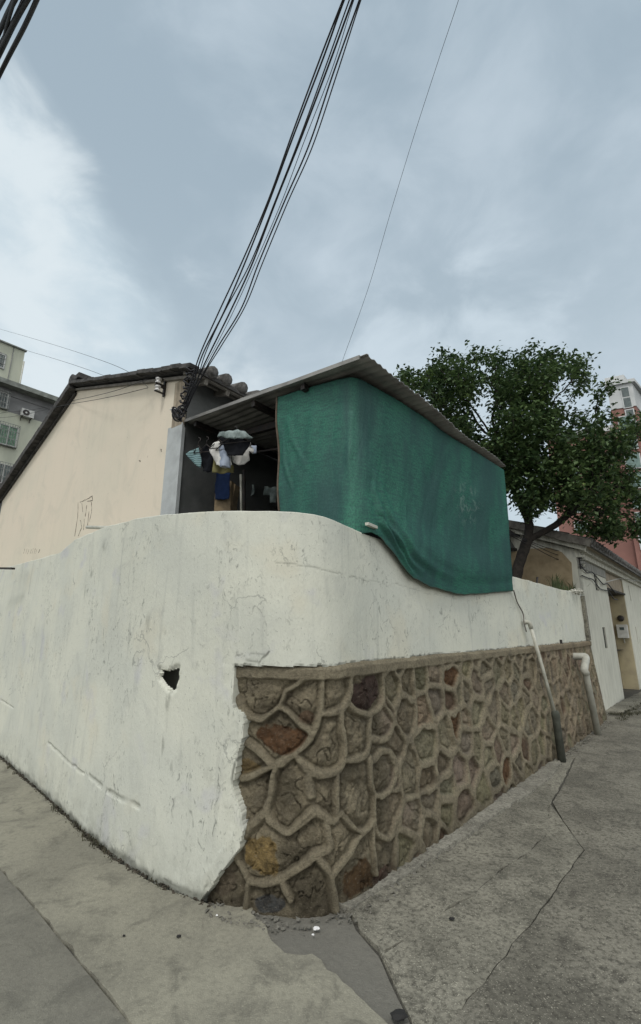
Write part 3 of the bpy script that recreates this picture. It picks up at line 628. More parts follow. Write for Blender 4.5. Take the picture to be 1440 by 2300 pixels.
tag(clods('rubble_crumbs', -.45, 7.3, 900, M['concrete_patch'], -.02, .10, 5, (.004, .017)), 'crumbs of mortar and grit along the foot of the stone wall', 'grit', kind='stuff')

# ================================================================== shared builders
def V3(p, z): return Vector((p[0], p[1], z))
def holed_wall(mb, p0, dr, L, z0, z1, th, holes):
    """upright slab from p0 along dr; outward face on the right of dr; holes = (u0,u1,v0,v1)"""
    d = Vector((dr[0], dr[1], 0)).normalized(); n = Vector((d.y, -d.x, 0))
    us = sorted({0, L, *[h[0] for h in holes], *[h[1] for h in holes]}); vs = sorted({z0, z1, *[h[2] for h in holes], *[h[3] for h in holes]})
    us = [u for u in us if 0 <= u <= L]; vs = [v for v in vs if z0 <= v <= z1]
    solid = lambda i, j: 0 <= i < len(us) - 1 and 0 <= j < len(vs) - 1 and not any(h[0] < (us[i] + us[i + 1]) / 2 < h[1] and h[2] < (vs[j] + vs[j + 1]) / 2 < h[3] for h in holes)
    P = lambda u, v, k: Vector((p0[0], p0[1], 0)) + d * u + Vector((0, 0, v)) - n * (th * k)
    for i in range(len(us) - 1):
        for j in range(len(vs) - 1):
            if not solid(i, j): continue
            a, b, c, e = us[i], us[i + 1], vs[j], vs[j + 1]
            mb.add([P(a, c, 0), P(b, c, 0), P(b, e, 0), P(a, e, 0)], [(0, 1, 2, 3)]); mb.add([P(a, c, 1), P(b, c, 1), P(b, e, 1), P(a, e, 1)], [(3, 2, 1, 0)])
            if not solid(i - 1, j): mb.add([P(a, c, 0), P(a, e, 0), P(a, e, 1), P(a, c, 1)], [(0, 1, 2, 3)])
            if not solid(i + 1, j): mb.add([P(b, c, 0), P(b, e, 0), P(b, e, 1), P(b, c, 1)], [(3, 2, 1, 0)])
            if not solid(i, j - 1): mb.add([P(a, c, 0), P(b, c, 0), P(b, c, 1), P(a, c, 1)], [(3, 2, 1, 0)])
            if not solid(i, j + 1): mb.add([P(a, e, 0), P(b, e, 0), P(b, e, 1), P(a, e, 1)], [(0, 1, 2, 3)])
    return mb
def blob_mesh(mb, c, r, seed=0, sub=1):
    bm = bmesh.new(); bmesh.ops.create_icosphere(bm, subdivisions=sub, radius=1); rr = random.Random(seed); bm.verts.index_update()
    V = [Vector(c) + Vector((v.co.x * r[0], v.co.y * r[1], v.co.z * r[2])) * (1 + .25 * (rr.random() - .5)) for v in bm.verts]
    mb.add(V, [[v.index for v in f.verts] for f in bm.faces]); bm.free()

# ================================================================== cream gable house
G0 = Vector((-1.60, 4.72, 0)); GA = Vector((-.743, .669, 0)); GN = Vector((-.669, -.743, 0)); LB = Vector((.616, .788, 0)); LN = Vector((.788, -.616, 0))
def build_house():
    root = thing('gable_house', 'cream rendered gable house with dark tiled roof behind the white wall', 'house', tuple(G0))
    Wd = 7.35; ap = 3.56; ze, za = 4.32, 5.52; back = 9.0
    P = lambda t, z, o=0, l=0: G0 + GA * t + GN * o + LB * l + Vector((0, 0, z))
    # gable wall, slightly uneven plane
    mb = MB().prism([P(0, .9), P(Wd, .9), P(Wd, ze), P(ap, za), P(0, ze)], -GN * .25); mb.build('gable_wall', M['cream'], root)
    # corner pillar, blue grey, and old render above it
    c0 = G0 + LB * .02 + LN * .002
    PW = (onplane(409, 1050, G0 + LN * .05, LB) - G0).dot(LB)
    mb = MB(); pillar_top = onplane(383, 942, G0, LB).z; mb.prism([V3(G0 + LN * .05, .9), V3(G0 + LN * .05 + LB * PW, .9), V3(G0 + LN * .05 + LB * PW, pillar_top - .06), V3(G0 + LN * .05, pillar_top)], -LN * .28)
    mb.build('corner_pillar', M['blue_grey'], root)
    MB().prism([V3(G0 + LN * .035, pillar_top - .02), V3(G0 + LN * .035 + LB * PW * .8, pillar_top - .02), V3(G0 + LN * .035 + LB * PW * .8, ze), V3(G0 + LN * .035, ze)], -LN * .2).build('upper_pillar', M['old_render'], root)
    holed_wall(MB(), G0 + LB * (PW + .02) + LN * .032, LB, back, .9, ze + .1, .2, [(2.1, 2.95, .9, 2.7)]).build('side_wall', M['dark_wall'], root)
    MB().prism([V3(G0 + LB * 2.3 - LN * .2, .95), V3(G0 + LB * 3.25 - LN * .2, .95), V3(G0 + LB * 3.25 - LN * .2, 2.72), V3(G0 + LB * 2.3 - LN * .2, 2.72)], -LN * .03).build('door', M['timber'], root)
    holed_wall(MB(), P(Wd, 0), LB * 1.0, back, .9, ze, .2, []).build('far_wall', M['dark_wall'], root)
    # roof: two slopes, tile courses with round cover tiles
    slopeR = (za - ze) / ap; slopeL = (za - ze) / (Wd - ap); og = .07
    eo = .34                                              # eave overhang
    def roofpt(t, l, side, lift=0):
        z = za - (ap - t) * slopeR if side == 'R' else za - (t - ap) * slopeL
        return G0 + GA * t + LB * l + Vector((0, 0, z + .05 + lift))
    for side, t0, t1 in (('R', -eo, ap), ('L', Wd + .22, ap)):
        mb = MB(); a, b, c, d = roofpt(t0, -og, side), roofpt(t1, -og, side), roofpt(t1, back, side), roofpt(t0, back, side)
        up = Vector((0, 0, .05)); mb.add([a, b, c, d, a + up, b + up, c + up, d + up], [(0, 1, 2, 3), (7, 6, 5, 4), (0, 4, 5, 1), (2, 6, 7, 3), (0, 3, 7, 4), (1, 5, 6, 2)])
        mb.build('roof_slope', M['roof_dark'], root)
        tl = MB(); l = .16; k = 0
        while l < (5.0 if side == 'R' else .4):
            n = 13; pts = [roofpt(t0 + (t1 - t0) * i / n - (.03 if i == 0 else 0) * (1 if side == 'R' else -1), l, side, .085) for i in range(n + 1)]
            for i in range(n):
                q0 = pts[i] + Vector((0, 0, random.uniform(0, .012))); q1 = pts[i + 1] + Vector((0, 0, -.01))
                tl.tube([q0, q1], [.072, .06], 10)
            l += .25 if k else .21; k += 1
        tl.build('cover_tiles', M['tile'], root, True)
    # stepped tile and mortar verge along the rakes
    for side, t0, t1 in (('R', -eo - .02, ap), ('L', Wd + .22, ap)):
        mb = MB(); n = 18
        for i in range(n):
            a = roofpt(t0 + (t1 - t0) * i / n, -og - .02, side); b = roofpt(t0 + (t1 - t0) * (i + 1) / n, -og - .02, side)
            th = .05 if side == 'R' else .12; lift = .035 if side == 'R' else -.015; j = random.uniform(-.008, .012)
            mb.bar(a + Vector((0, 0, lift + j)), b + Vector((0, 0, lift + j)) , .12, th)
        mb.build('verge', M['roof_dark'], root)
        mb = MB(); a = roofpt(t0, -og * .3, side); b = roofpt(t1, -og * .3, side); dz = Vector((0, 0, -.05 if side == 'R' else -.12))
        mb.bar(a + dz, b + dz, .04, .035); mb.build('verge_moulding', M['timber_pale'] if side == 'R' else M['roof_dark'], root)
    mb = MB(); p = roofpt(ap, -og, 'R', .10); mb.tube([p - LB * .06, p + LB * back], .10, 10); mb.box(p + LB * .06 - GA * .14 + Vector((0, 0, -.02)), (.36, .22, .10), GA, bev=.02)
    mb.build('ridge', M['roof_dark'], root, False)
    # rafters and battens seen under the long eave
    mb = MB()
    for k in range(16):
        l = .12 + k * .32; a = roofpt(-eo + .04, l, 'R', -.05); b = roofpt(.6, l, 'R', -.05); mb.bar(a, b, .05, .07)
    for t_ in (-eo + .05, -.12): mb.bar(roofpt(t_, -og, 'R', -.015), roofpt(t_, 5.2, 'R', -.015), .04, .03)
    mb.build('rafters', M['timber_pale'], root)
    # knots of old mortar on the wall: the scratched vertical patch left by a removed downpipe
    rr = random.Random(3)
    def mark(L, w):
        P = [onplane(a, b, G0, GA) + GN * .001 for a, b in L]; Q = []
        for a, b in zip(P[:-1], P[1:]):
            for k in range(5): Q.append(a.lerp(b, k / 5) + GA * rr.uniform(-.006, .006) + Vector((0, 0, rr.uniform(-.006, .006))))
        Q.append(P[-1]); MB().tube(Q, [w * rr.uniform(.25, 1) for _ in Q], 5).build('scratch_mark', M['scar'], root)
    for L in ([(180,1128),(196,1121),(208,1114)], [(208,1116),(208,1124),(196,1126)], [(206,1128),(206,1150),(201,1172)], [(176,1128),(175,1160),(168,1205)], [(184,1130),(186,1150)], [(181,1168),(184,1184),(176,1204)], [(195,1135),(192,1160)], [(190,1165),(188,1190)], [(200,1150),(197,1185)]): mark(L, .006)
    for x in (53, 58, 62, 68, 72, 77, 80): mark([(x, 1244 + rr.uniform(-2, 2)), (x + 3, 1234 + rr.uniform(-3, 2))], .003)
    mark([(87, 1242), (90, 1233)], .007); mark([(362, 1008), (363, 1014)], .010); mark([(313, 1034), (316, 1036)], .007)
    # pvc stub projecting from the wall
    a = onplane(196, 1184, G0, GA) + GN * .03; b = onplane(275, 1185, G0, GA) + GN * .55
    return root
build_house()
# pvc tube lying across the gap between the house and the wall
tp = MB().tube([at(196, 1184, 5.1), at(235, 1185, 4.85), at(285, 1186, 4.5)], .020, 10).build('pvc_pipe', M['pvc'], None, True)
tag(tp, 'pale plastic pipe lying level between the cream house and the wall top', 'pipe')
wp_ = wall_hit(14, 1275, -.1); mb = MB(); q0 = at(-20, 1276, 6.4); q1 = at(30, 1277, 5.85); mb.bar(q0, q1, .04, .025)
tag(mb.build('wood_strip', M['timber'], None), 'thin dark strip of wood on the wall top at the left edge', 'plank')

# ================================================================== lean-to shed roof
RA = Vector((.34, 2.96, 3.47)); RB = Vector((2.29, 5.30, 3.45)); RC = Vector((-1.56, 4.75, 3.80)); RD = RB + (RC - RA)
e1 = (RB - RA); e2 = (RC - RA); up_r = e1.normalized().cross(e2.normalized()).normalized()
def rp(u, v, w=0): return RA + e1 * u + e2 * v + up_r * w
def build_shed():
    root = thing('lean_to_roof', 'lean-to with corrugated metal roof on dark beams beside the cream house', 'shed roof', (RA.x, RA.y, .95))
    L1 = e1.length; nu, nv = 640, 14; V = []; Fc = []
    for k, w in ((0, 0.0), (1, -.006)):
        for i in range(nu + 1):
            u = i / nu; x = u * L1
            cor = .0055 * math.sin(2 * math.pi * x / .085)
            for j in range(nv + 1):
                v = j / nv; lap = .008 * (1 if (u * 3.0) % 1 < .03 else 0); sag = -.012 * math.sin(v * math.pi * 3) + .010 * float(math.sin(u * 9 + v * 4))
                edge = .004 * math.sin(u * 37) * (1 if j == 0 else 0) + (.02 * (int(u * 4) % 2) if j == 0 else 0)
                V.append(rp(u, v, cor + w + lap + sag) - e2.normalized() * edge)
    n = (nu + 1) * (nv + 1)
    for k in (0, 1):
        for i in range(nu):
            for j in range(nv):
                a = k * n + i * (nv + 1) + j; f = (a, a + nv + 1, a + nv + 2, a + 1); Fc.append(f if k == 0 else f[::-1])
    for i in range(nu):
        for j in (0, nv):
            a = i * (nv + 1) + j; Fc.append((a, a + n, a + n + nv + 1, a + nv + 1))
    for j in range(nv):
        for i in (0, nu):
            a = i * (nv + 1) + j; Fc.append((a, a + 1, a + n + 1, a + n))
    mesh_obj('corrugated_roof', V, Fc, M['sheet'], root, True)
    mb = MB(); a, b = rp(-.004, .02, -.012), rp(-.004, 1.0, -.012); mb.bar(a, b, .012, .034); mb.build('edge_strip', M['sheet'], root)
    # purlins parallel to the lane edge, ends showing under the left rake
    for v in (.27, .53, .93):
        MB().bar(rp(.012, v, -.055), rp(.98, v, -.055), .045, .06, .004).build('purlin', M['steel_dark'], root)
    # rafters down the slope
    for u in (.14, .52, .96):
        MB().bar(rp(u, .07, -.12), rp(u, .985, -.12), .05, .07, .004).build('rafter', M['steel_dark'], root)
    # steel posts that carry it
    for u, v in ((.96, .10), (.52, .62)):
        p = rp(u, v, -.15); MB().tube([(p.x, p.y, .95), p], .028, 12).build('post', M['steel_dark'], root, True)
    # hanging ceiling beam across the inside and an end wall added to darken the lean-to
    p = rp(.52, .05, -.75); q = rp(.52, .97, -.75); MB().bar(p, q, .06, .14).build('tie_beam', M['timber'], root)
    E0 = rp(.985, 0.06); E1 = rp(.985, 1.0); d = (E0 - E1).to_2d().normalized(); 
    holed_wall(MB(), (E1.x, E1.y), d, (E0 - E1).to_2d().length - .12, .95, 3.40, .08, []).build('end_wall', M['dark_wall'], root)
    return root
build_shed()
def build_tarp():
    top = [(622,892),(660,880),(700,868),(745,856),(792,846),(830,862),(870,885),(915,912),(965,945),(1000,972),(1045,1000),(1090,1028),(1132,1055)]
    bot = [(628,1160),(664,1166),(700,1178),(745,1195),(790,1205),(836,1196),(872,1226),(905,1268),(925,1295),(972,1318),(1040,1334),(1095,1334),(1154,1325)]
    dT = [.20, .20, .20, .20, .19, .055, .05, .05, .05, .05, .05, .05, .035]
    TP = []; BP = []
    n = (e2.cross(e1)).normalized(); pl = RA - up_r * .045
    for i, (px, py) in enumerate(top):                      # where sight line meets the roof underside
        v = Vector(ray(px, py)); o = Vector((0, 0, EYE)); k = (pl - o).dot(n) / v.dot(n); TP.append(o + v * k)
    for i, (px, py) in enumerate(bot):
        if i <= 4:
            v = ray(px, py); t_ = TP[i]; k = math.hypot(t_.x, t_.y) / math.hypot(v[0], v[1]); BP.append(Vector((v[0] * k, v[1] * k, EYE + v[2] * k)))
        else:
            o_ = -.09 if i < 6 else -.105 + .0
            s_, z_ = wall_hit(px, py, -.085); BP.append(Vector(wp(s_, float(up_off(s_)) + .035, z_)))
    NU, NV = 300, 190
    tb = bez(TP, 40); bb = bez(BP, 40); m = len(tb) - 1
    V = np.zeros((NU + 1, NV + 1, 3)); Nn = np.zeros((NU + 1, 3))
    for i in range(NU + 1):
        f = i / NU * m; a = int(min(f, m - 1)); w = f - a
        T_ = np.array(tb[a].lerp(tb[a + 1], w)); B_ = np.array(bb[a].lerp(bb[a + 1], w))
        for j in range(NV + 1): V[i, j] = T_ + (B_ - T_) * (j / NV)
    U_, W_ = np.meshgrid(np.linspace(0, 1, NU + 1), np.linspace(0, 1, NV + 1), indexing='ij')
    tang = np.gradient(V[:, NV // 2, :], axis=0); nn = np.stack([tang[:, 1], -tang[:, 0], 0 * tang[:, 0]], 1); nn /= np.linalg.norm(nn, axis=1)[:, None]
    for _ in range(30): nn[1:-1] = (nn[:-2] + nn[1:-1] * 2 + nn[2:]) / 4
    nn /= np.linalg.norm(nn, axis=1)[:, None]
    env = np.sin(np.pi * np.clip(W_, 0, 1)) ** .6
    d = .030 * fbm(U_ * 5, W_ * 1.6, 3, 3) * env
    d += .012 * fbm(U_ * 26 + W_ * 2, W_ * 3, 3, 5) * env
    # diagonal drag folds from the left edge and from the wall corner, and the slack belly at the lower right
    d += .016 * np.sin((U_ * 60 + W_ * 9)) * np.exp(-U_ / .05) * env
    d += .05 * np.exp(-((U_ - .70) / .20) ** 2) * np.exp(-((W_ - .84) / .13) ** 2)
    d += -.012 * np.exp(-((W_ - .93 + .0 * U_) / .035) ** 2) * smooth(U_, .5, .6) * .5
    for k, (u0, w0, u1, w1, am, wd) in enumerate(((.44,.70,.53,.985,.020,.020),(.46,.60,.58,.93,.012,.020),(.47,.90,.66,.985,.022,.013),(.05,.20,.14,.62,.006,.014),(.02,.30,.07,.80,.007,.010),(.33,.25,.335,.80,.008,.016),(.50,.86,.70,.95,.014,.014),(.55,.80,.80,.93,.010,.018))):
        L = [(u0, w0 * .8), ((u0 + u1) / 2 - .015, (w0 + w1) / 2 * .8 + .01), (u1, w1 * .8)]
        dd = seg_dist(U_, W_ * .8, L) * (1 + .5 * fbm(U_ * 9, W_ * 9, 3, 60 + k)); tt = np.clip((W_ - w0) / (w1 - w0), 0, 1); am_ = am * np.sin(np.pi * np.clip(tt * .8 + .1, 0, 1)); d += am_ * np.exp(-(dd / wd) ** 2) - .45 * am_ * np.exp(-((dd - wd * 1.7) / wd) ** 2)
    V += nn[:, None, :] * d[..., None]
    V[..., 2] -= .012 * np.abs(fbm(U_ * 9, 0 * U_, 3, 9)) * (1 - W_) * smooth(-W_, -.12, 0)      # sagging between ties
    V[..., 2] += .012 * fbm(U_ * 30, 0 * U_, 3, 19) * smooth(W_, .96, 1)
    root = thing('shade_net', 'green shade netting hung from the metal roof edge over the wall corner', 'tarpaulin', (.3, 3.1, 2.0))
    idx = np.arange((NU + 1) * (NV + 1)).reshape(NU + 1, NV + 1)
    Fl = [tuple(f) for f in np.stack([idx[:-1, :-1], idx[:-1, 1:], idx[1:, 1:], idx[1:, :-1]], -1).reshape(-1, 4)]
    o = mesh_obj('net_cloth', V.reshape(-1, 3), Fl, M['net'], root, True)
    u = o.data.uv_layers.new(name='net'); li = np.zeros(len(o.data.loops), int); o.data.loops.foreach_get('vertex_index', li)
    # true lengths, so the weave is even
    ul = np.concatenate([[0], np.cumsum(np.linalg.norm(np.diff(V[:, NV // 2], axis=0), axis=1))])
    wl_ = np.concatenate([np.zeros((NU + 1, 1)), np.cumsum(np.linalg.norm(np.diff(V, axis=1), axis=2), axis=1)], 1)
    uvv = np.stack([np.repeat(ul[:, None], NV + 1, 1), wl_], -1).reshape(-1, 2); u.data.foreach_set('uv', uvv[li].reshape(-1))
    sm = o.modifiers.new('thickness', 'SOLIDIFY'); sm.thickness = .003
    hem = MB().tube([Vector(p) for p in V[NU * 46 // 100:, NV]], .005, 6); ho = hem.build('bottom_hem', M['net_dark'], root, True)
    MB().tube([Vector(p) for p in V[0, ::6]], .011, 6).build('side_hem', M['timber_hem'], root, True)
    return V
t = NT('green_netting', .75, spec=.25); uv = t.uv('net')
t.n.remove(t.p); t.p = None
out = [n for n in t.n if n.type == 'OUTPUT_MATERIAL'][0]
c = t.mix(t.ramp(t.noise(1, 4, .6, .3, t.mapping(uv, (1.7, .7, 1))), .40, .60), (.048, .215, .148), (.040, .115, .106))
c = t.mix(t.ramp(t.noise(1, 5, .6, .2, t.mapping(uv, (26, 1.6, 1))), .50, .74, 0, .4), c, (.05, .20, .145))
c = t.mix(t.ramp(t.noise(1, 4, .6, .2, t.mapping(uv, (9, 60, 1))), .42, .66, 0, .65), c, (.032, .095, .093))
c = t.mix(t.ramp(t.noise(1, 3, .6, 0, t.mapping(uv, (160, 12, 1))), .5, .75, 0, .45), c, (.05, .18, .14))
lx = t.n.new('ShaderNodeSeparateXYZ'); t.l.new(uv, lx.inputs[0])
def band(s, x, w):
    return s.ramp(s.math('ABSOLUTE', s.math('SUBTRACT', lx.outputs['X'], x)), w, w * .3)
cornerpos = t.math('SUBTRACT', lx.outputs['X'], .83); c = t.mix(t.math('MULTIPLY', t.ramp(t.math('ABSOLUTE', cornerpos), .07, .01), .5), c, (.06, .25, .17))  # lit corner fold put into the colour as a paler stripe
dust = t.math('MULTIPLY', t.ramp(t.noise(9, 6, .7, .8, uv), .56, .68), t.ramp(t.noise(1.6, 2, .5, 0, t.mapping(uv, loc=(2.2, 4.5, 0))), .54, .66))
dp = t.n.new('ShaderNodeVectorMath'); dp.operation = 'DISTANCE'; t.l.new(t.mapping(uv, (1, 1.3, 1)), dp.inputs[0]); dp.inputs[1].default_value = (2.75, .85, 0)
dust = t.math('MULTIPLY', t.ramp(t.noise(8, 6, .72, 1.0, uv), .50, .64), t.ramp(dp.outputs['Value'], .45, .08))
c = t.mix(t.ramp(t.noise(1, 3, .7, 0, t.mapping(uv, (75, 55, 1))), .40, .62, 0, .55), c, (.022, .075, .073))
c = t.mix(t.math('MULTIPLY', dust, .42), c, (.30, .40, .38))
df = t.n.new('ShaderNodeBsdfDiffuse'); t.l.new(c, df.inputs[0]); tr = t.n.new('ShaderNodeBsdfTranslucent'); t.l.new(c, tr.inputs[0])
gl = t.n.new('ShaderNodeBsdfGlossy'); gl.inputs['Roughness'].default_value = .55; gl.inputs[0].default_value = (.5, .6, .6, 1)
b = t.n.new('ShaderNodeBump'); b.inputs['Strength'].default_value = .35; b.inputs['Distance'].default_value = .004
t.l.new(t.math('ADD', t.noise(1, 3, .6, 0, t.mapping(uv, (60, 60, 1))), t.noise(1, 4, .6, 0, t.mapping(uv, (14, 40, 1)))), b.inputs['Height'])
for q in (df, tr, gl): t.l.new(b.outputs[0], q.inputs['Normal'])
m1 = t.n.new('ShaderNodeMixShader'); m1.inputs[0].default_value = .26; t.l.new(df.outputs[0], m1.inputs[1]); t.l.new(tr.outputs[0], m1.inputs[2])
m2 = t.n.new('ShaderNodeMixShader'); m2.inputs[0].default_value = .05; t.l.new(m1.outputs[0], m2.inputs[1]); t.l.new(gl.outputs[0], m2.inputs[2]); t.l.new(m2.outputs[0], out.inputs[0])
M['net'] = t.m
M['net_dark'] = plain('dark_green_hem', (.03, .06, .045), (.05, .05, .04), 20, .9, bump=0)
M['timber_hem'] = plain('brown_hem_cord', (.13, .10, .075), (.08, .065, .05), 20, .9, bump=0)
NETV = build_tarp(); _u = np.linalg.norm(np.diff(NETV[:, 95], axis=0), axis=1).cumsum()[100]
for _n in M['net'].node_tree.nodes:
    if _n.type == 'MATH' and _n.operation == 'SUBTRACT' and abs(_n.inputs[1].default_value - .83) < 1e-4: _n.inputs[1].default_value = float(_u)
# off-white board end resting where the net meets the wall top
p0 = at(816, 1184, 3.30); p1 = at(846, 1184, 3.32)
s_, z_ = wall_hit(832, 1186, -.08); cpt = Vector(wp(s_, -.06, z_ + .012)); a_ = Vector(wp(s_ - .09, -.05, z_ + .012)); b_ = Vector(wp(s_ + .06, -.07, z_ + .012)); b_.z = a_.z
tag(MB().bar(a_, b_, .03, .022, .003).build('pvc_offcut', M['pvc'], None), 'short white plastic strip on the wall top under the green net', 'plastic strip')
# ================================================================== tree in the yard
def build_tree():
    random.seed(21); rg = np.random.default_rng(21); Yc = 8.3
    blobs = [(985,865,62,50,1),(915,850,28,22,.5),(1060,850,85,68,1.1),(1150,845,95,58,1.1),(1240,855,85,70,1),(1305,835,34,38,.5),(1050,940,75,70,1),(1010,920,50,40,.8),(1160,940,120,95,1.3),
             (1290,970,100,80,1.2),(1385,985,50,60,.9),(1425,1090,40,45,.6),(1440,960,28,22,.4),(1445,1190,30,35,.5),(1190,1070,90,80,1.2),(1300,1070,110,85,1.3),(1352,1110,72,88,1.1),(1370,1212,62,42,.8),(1370,868,45,12,.3),(1190,1010,110,70,1.3),(1100,1010,50,60,1)]
    A = []
    for cx, cy, rx, ry, wd in blobs:
        n = int(rx * ry / 70 * 3.2)
        for _ in range(n):
            while True:
                q = rg.uniform(-1, 1, 3)
                if q @ q < 1: break
            if fbm(np.array([(cx + q[0] * rx) * .022]), np.array([(cy + q[1] * ry) * .022]), 3, 5)[0] < -.25: continue
            A.append(at(cx + q[0] * rx, cy + q[1] * ry, Yc + q[2] * wd))
    for a, b in ((905,835),(925,862),(968,800),(985,782),(1068,775),(1120,785),(1192,775),(1196,785),(1240,792),(1330,800),(1318,795),(1400,858),(1385,862),(1345,880),(1300,815),(893,850),(1050,785),(1150,783),(1440,925),(1435,940),(1425,975)): A.append(at(a, b, Yc + random.uniform(-.5, .5)))
    A = np.array(A)
    trunk_px = [(1158,1310,8.1),(1164,1275,8.1),(1174,1245,8.15),(1184,1215,8.2),(1190,1180,8.2),(1192,1140,8.25),(1200,1090,8.3)]
    limb_px = [(1184,1215,8.2),(1215,1198,8.15),(1248,1180,8.1),(1285,1150,8.0),(1320,1110,8.1)]
    base = at(*trunk_px[0]); root0 = Vector((base.x - .05, base.y, .9))
    nodes = [np.array(root0)]; par = [-1]
    def chain(P, start):
        cur = start
        for a, b in zip(P[:-1], P[1:]):
            n = max(1, int((b - a).length / .09))
            for k in range(1, n + 1):
                p = a.lerp(b, k / n) + Vector((random.uniform(-.006, .006), random.uniform(-.006, .006), 0)); nodes.append(np.array(p)); par.append(cur); cur = len(nodes) - 1
        return cur
    main = [root0] + [at(*p) for p in trunk_px]; top = chain(main, 0)
    fk = int(np.argmin([np.linalg.norm(n - np.array(at(1184, 1215, 8.2))) for n in nodes])); chain([at(*p) for p in limb_px], fk)
    lf = int(np.argmin([np.linalg.norm(n - np.array(at(1190, 1175, 8.2))) for n in nodes])); chain([at(1190,1175,8.2), at(1170,1130,8.3), at(1140,1060,8.4), at(1120,1010,8.4)], lf)
    first = len(nodes) - 1; alive = np.ones(len(A), bool); step = .085
    lowz = at(1190, 1180, 8.2).z
    for it in range(170):
        N_ = np.array(nodes); elig = np.array([i for i in range(len(N_)) if N_[i, 2] > lowz]); ids = np.where(alive)[0]
        if not len(ids): break
        D = np.linalg.norm(A[ids][:, None] - N_[elig][None], axis=2); j = D.argmin(1); dm = D[np.arange(len(ids)), j]
        acc = {}
        for k, (q, dd) in enumerate(zip(j, dm)):
            if dd < 2.6: acc.setdefault(elig[q], []).append(A[ids[k]])
        new = 0
        for q, L in acc.items():
            v = np.mean([(l - nodes[q]) / (np.linalg.norm(l - nodes[q]) + 1e-9) for l in L], 0) + rg.normal(0, .18, 3) + np.array([0, 0, .02]); v /= np.linalg.norm(v) + 1e-9
            p = nodes[q] + v * step
            if min(np.linalg.norm(N_ - p, axis=1)) < step * .4: continue
            nodes.append(p); par.append(int(q)); new += 1
        N2 = np.array(nodes[len(N_):]) if new else None
        if new:
            D2 = np.linalg.norm(A[ids][:, None] - N2[None], axis=2).min(1); alive[ids[D2 < .12]] = False
        else: break
    n = len(nodes); ch = [[] for _ in range(n)]
    for i, p in enumerate(par):
        if p >= 0: ch[p].append(i)
    rad = np.zeros(n)
    for i in range(n - 1, -1, -1):
        rad[i] = max(.0045, (sum(rad[c] ** 2.25 for c in ch[i])) ** (1 / 2.25)) if ch[i] else .0045
    rad *= min(1.0, .115 / rad[0]) if rad[0] > .115 else 1.0
    rad = np.maximum(rad, .004)
    tr = MB(); seen = set()
    def run(i0):
        stack = [(i0, None)]
        while stack:
            i, prev = stack.pop(); P = ([nodes[prev]] if prev is not None else []) + [nodes[i]]; Rr = ([min(rad[prev], rad[i] * 1.25)] if prev is not None else []) + [rad[i]]
            while ch[i]:
                c = sorted(ch[i], key=lambda q: -rad[q])
                for o in c[1:]: stack.append((o, i))
                i = c[0]; P.append(nodes[i]); Rr.append(rad[i])
            if len(P) > 1: tr.tube(P, [max(.0035, r) for r in Rr], 9 if Rr[0] > .03 else (6 if Rr[0] > .01 else 4))
    run(0)
    root = thing('courtyard_tree', 'broad dark green tree rising from the yard behind the green netting', 'tree', tuple(root0))
    trk = tr.build('trunk', M['bark'], root, True)
    # leaves
    V = []; Fc = []; rnd = []
    tw = [i for i in range(n) if rad[i] < .014 and i > 40]
    for i in tw:
        p0 = nodes[i]; tip = not ch[i]; k = 20 if tip else 10; shade = rg.uniform(0, 1)
        if fbm(np.array([p0[0] * 1.7]), np.array([p0[2] * 1.7 + p0[1]]), 3, 44)[0] < -.18: k = int(k * .5)
        for _ in range(k):
            c = p0 + rg.normal(0, .075, 3); a = rg.uniform(0, 2 * np.pi); tilt = rg.uniform(-.9, .35); L = rg.uniform(.065, .12); w = L * rg.uniform(.22, .34)
            d = np.array([math.cos(a) * math.cos(tilt), math.sin(a) * math.cos(tilt), math.sin(tilt)]); s = np.cross(d, [0, 0, 1]); s /= np.linalg.norm(s) + 1e-9; r_ = rg.uniform(-.7, .7); up = np.cross(s, d); s = s * math.cos(r_) + up * math.sin(r_); nr = np.cross(s, d)
            b = len(V); V += [c, c + d * L * .5 + s * w - nr * .004, c + d * L - nr * L * .18, c + d * L * .5 - s * w - nr * .004]; Fc += [(b, b + 1, b + 2, b + 3)]; rnd += [shade * .6 + rg.uniform(0, .4)]
    o = mesh_obj('crown', V, Fc, M['leaf'], root); at_ = o.data.attributes.new('leaf', 'FLOAT', 'FACE'); at_.data.foreach_set('value', rnd)
    print('tree nodes', n, 'leaves', len(Fc), 'trunk r', rad[0])
t = NT('broad_leaf', .5, spec=.35); a = t.attr('leaf')
c = t.mix(t.ramp(a.outputs['Fac'], .1, .9), (.026, .055, .022), (.095, .150, .052)); c = t.mix(t.ramp(a.outputs['Fac'], .86, 1.0), c, (.12, .17, .045))
t.color(c); out = [n for n in t.n if n.type == 'OUTPUT_MATERIAL'][0]; tr_ = t.n.new('ShaderNodeBsdfTranslucent'); t.l.new(c, tr_.inputs[0]); ms = t.n.new('ShaderNodeMixShader'); ms.inputs[0].default_value = .25
t.l.new(t.p.outputs[0], ms.inputs[1]); t.l.new(tr_.outputs[0], ms.inputs[2]); t.l.new(ms.outputs[0], out.inputs[0]); M['leaf'] = t.m
build_tree()

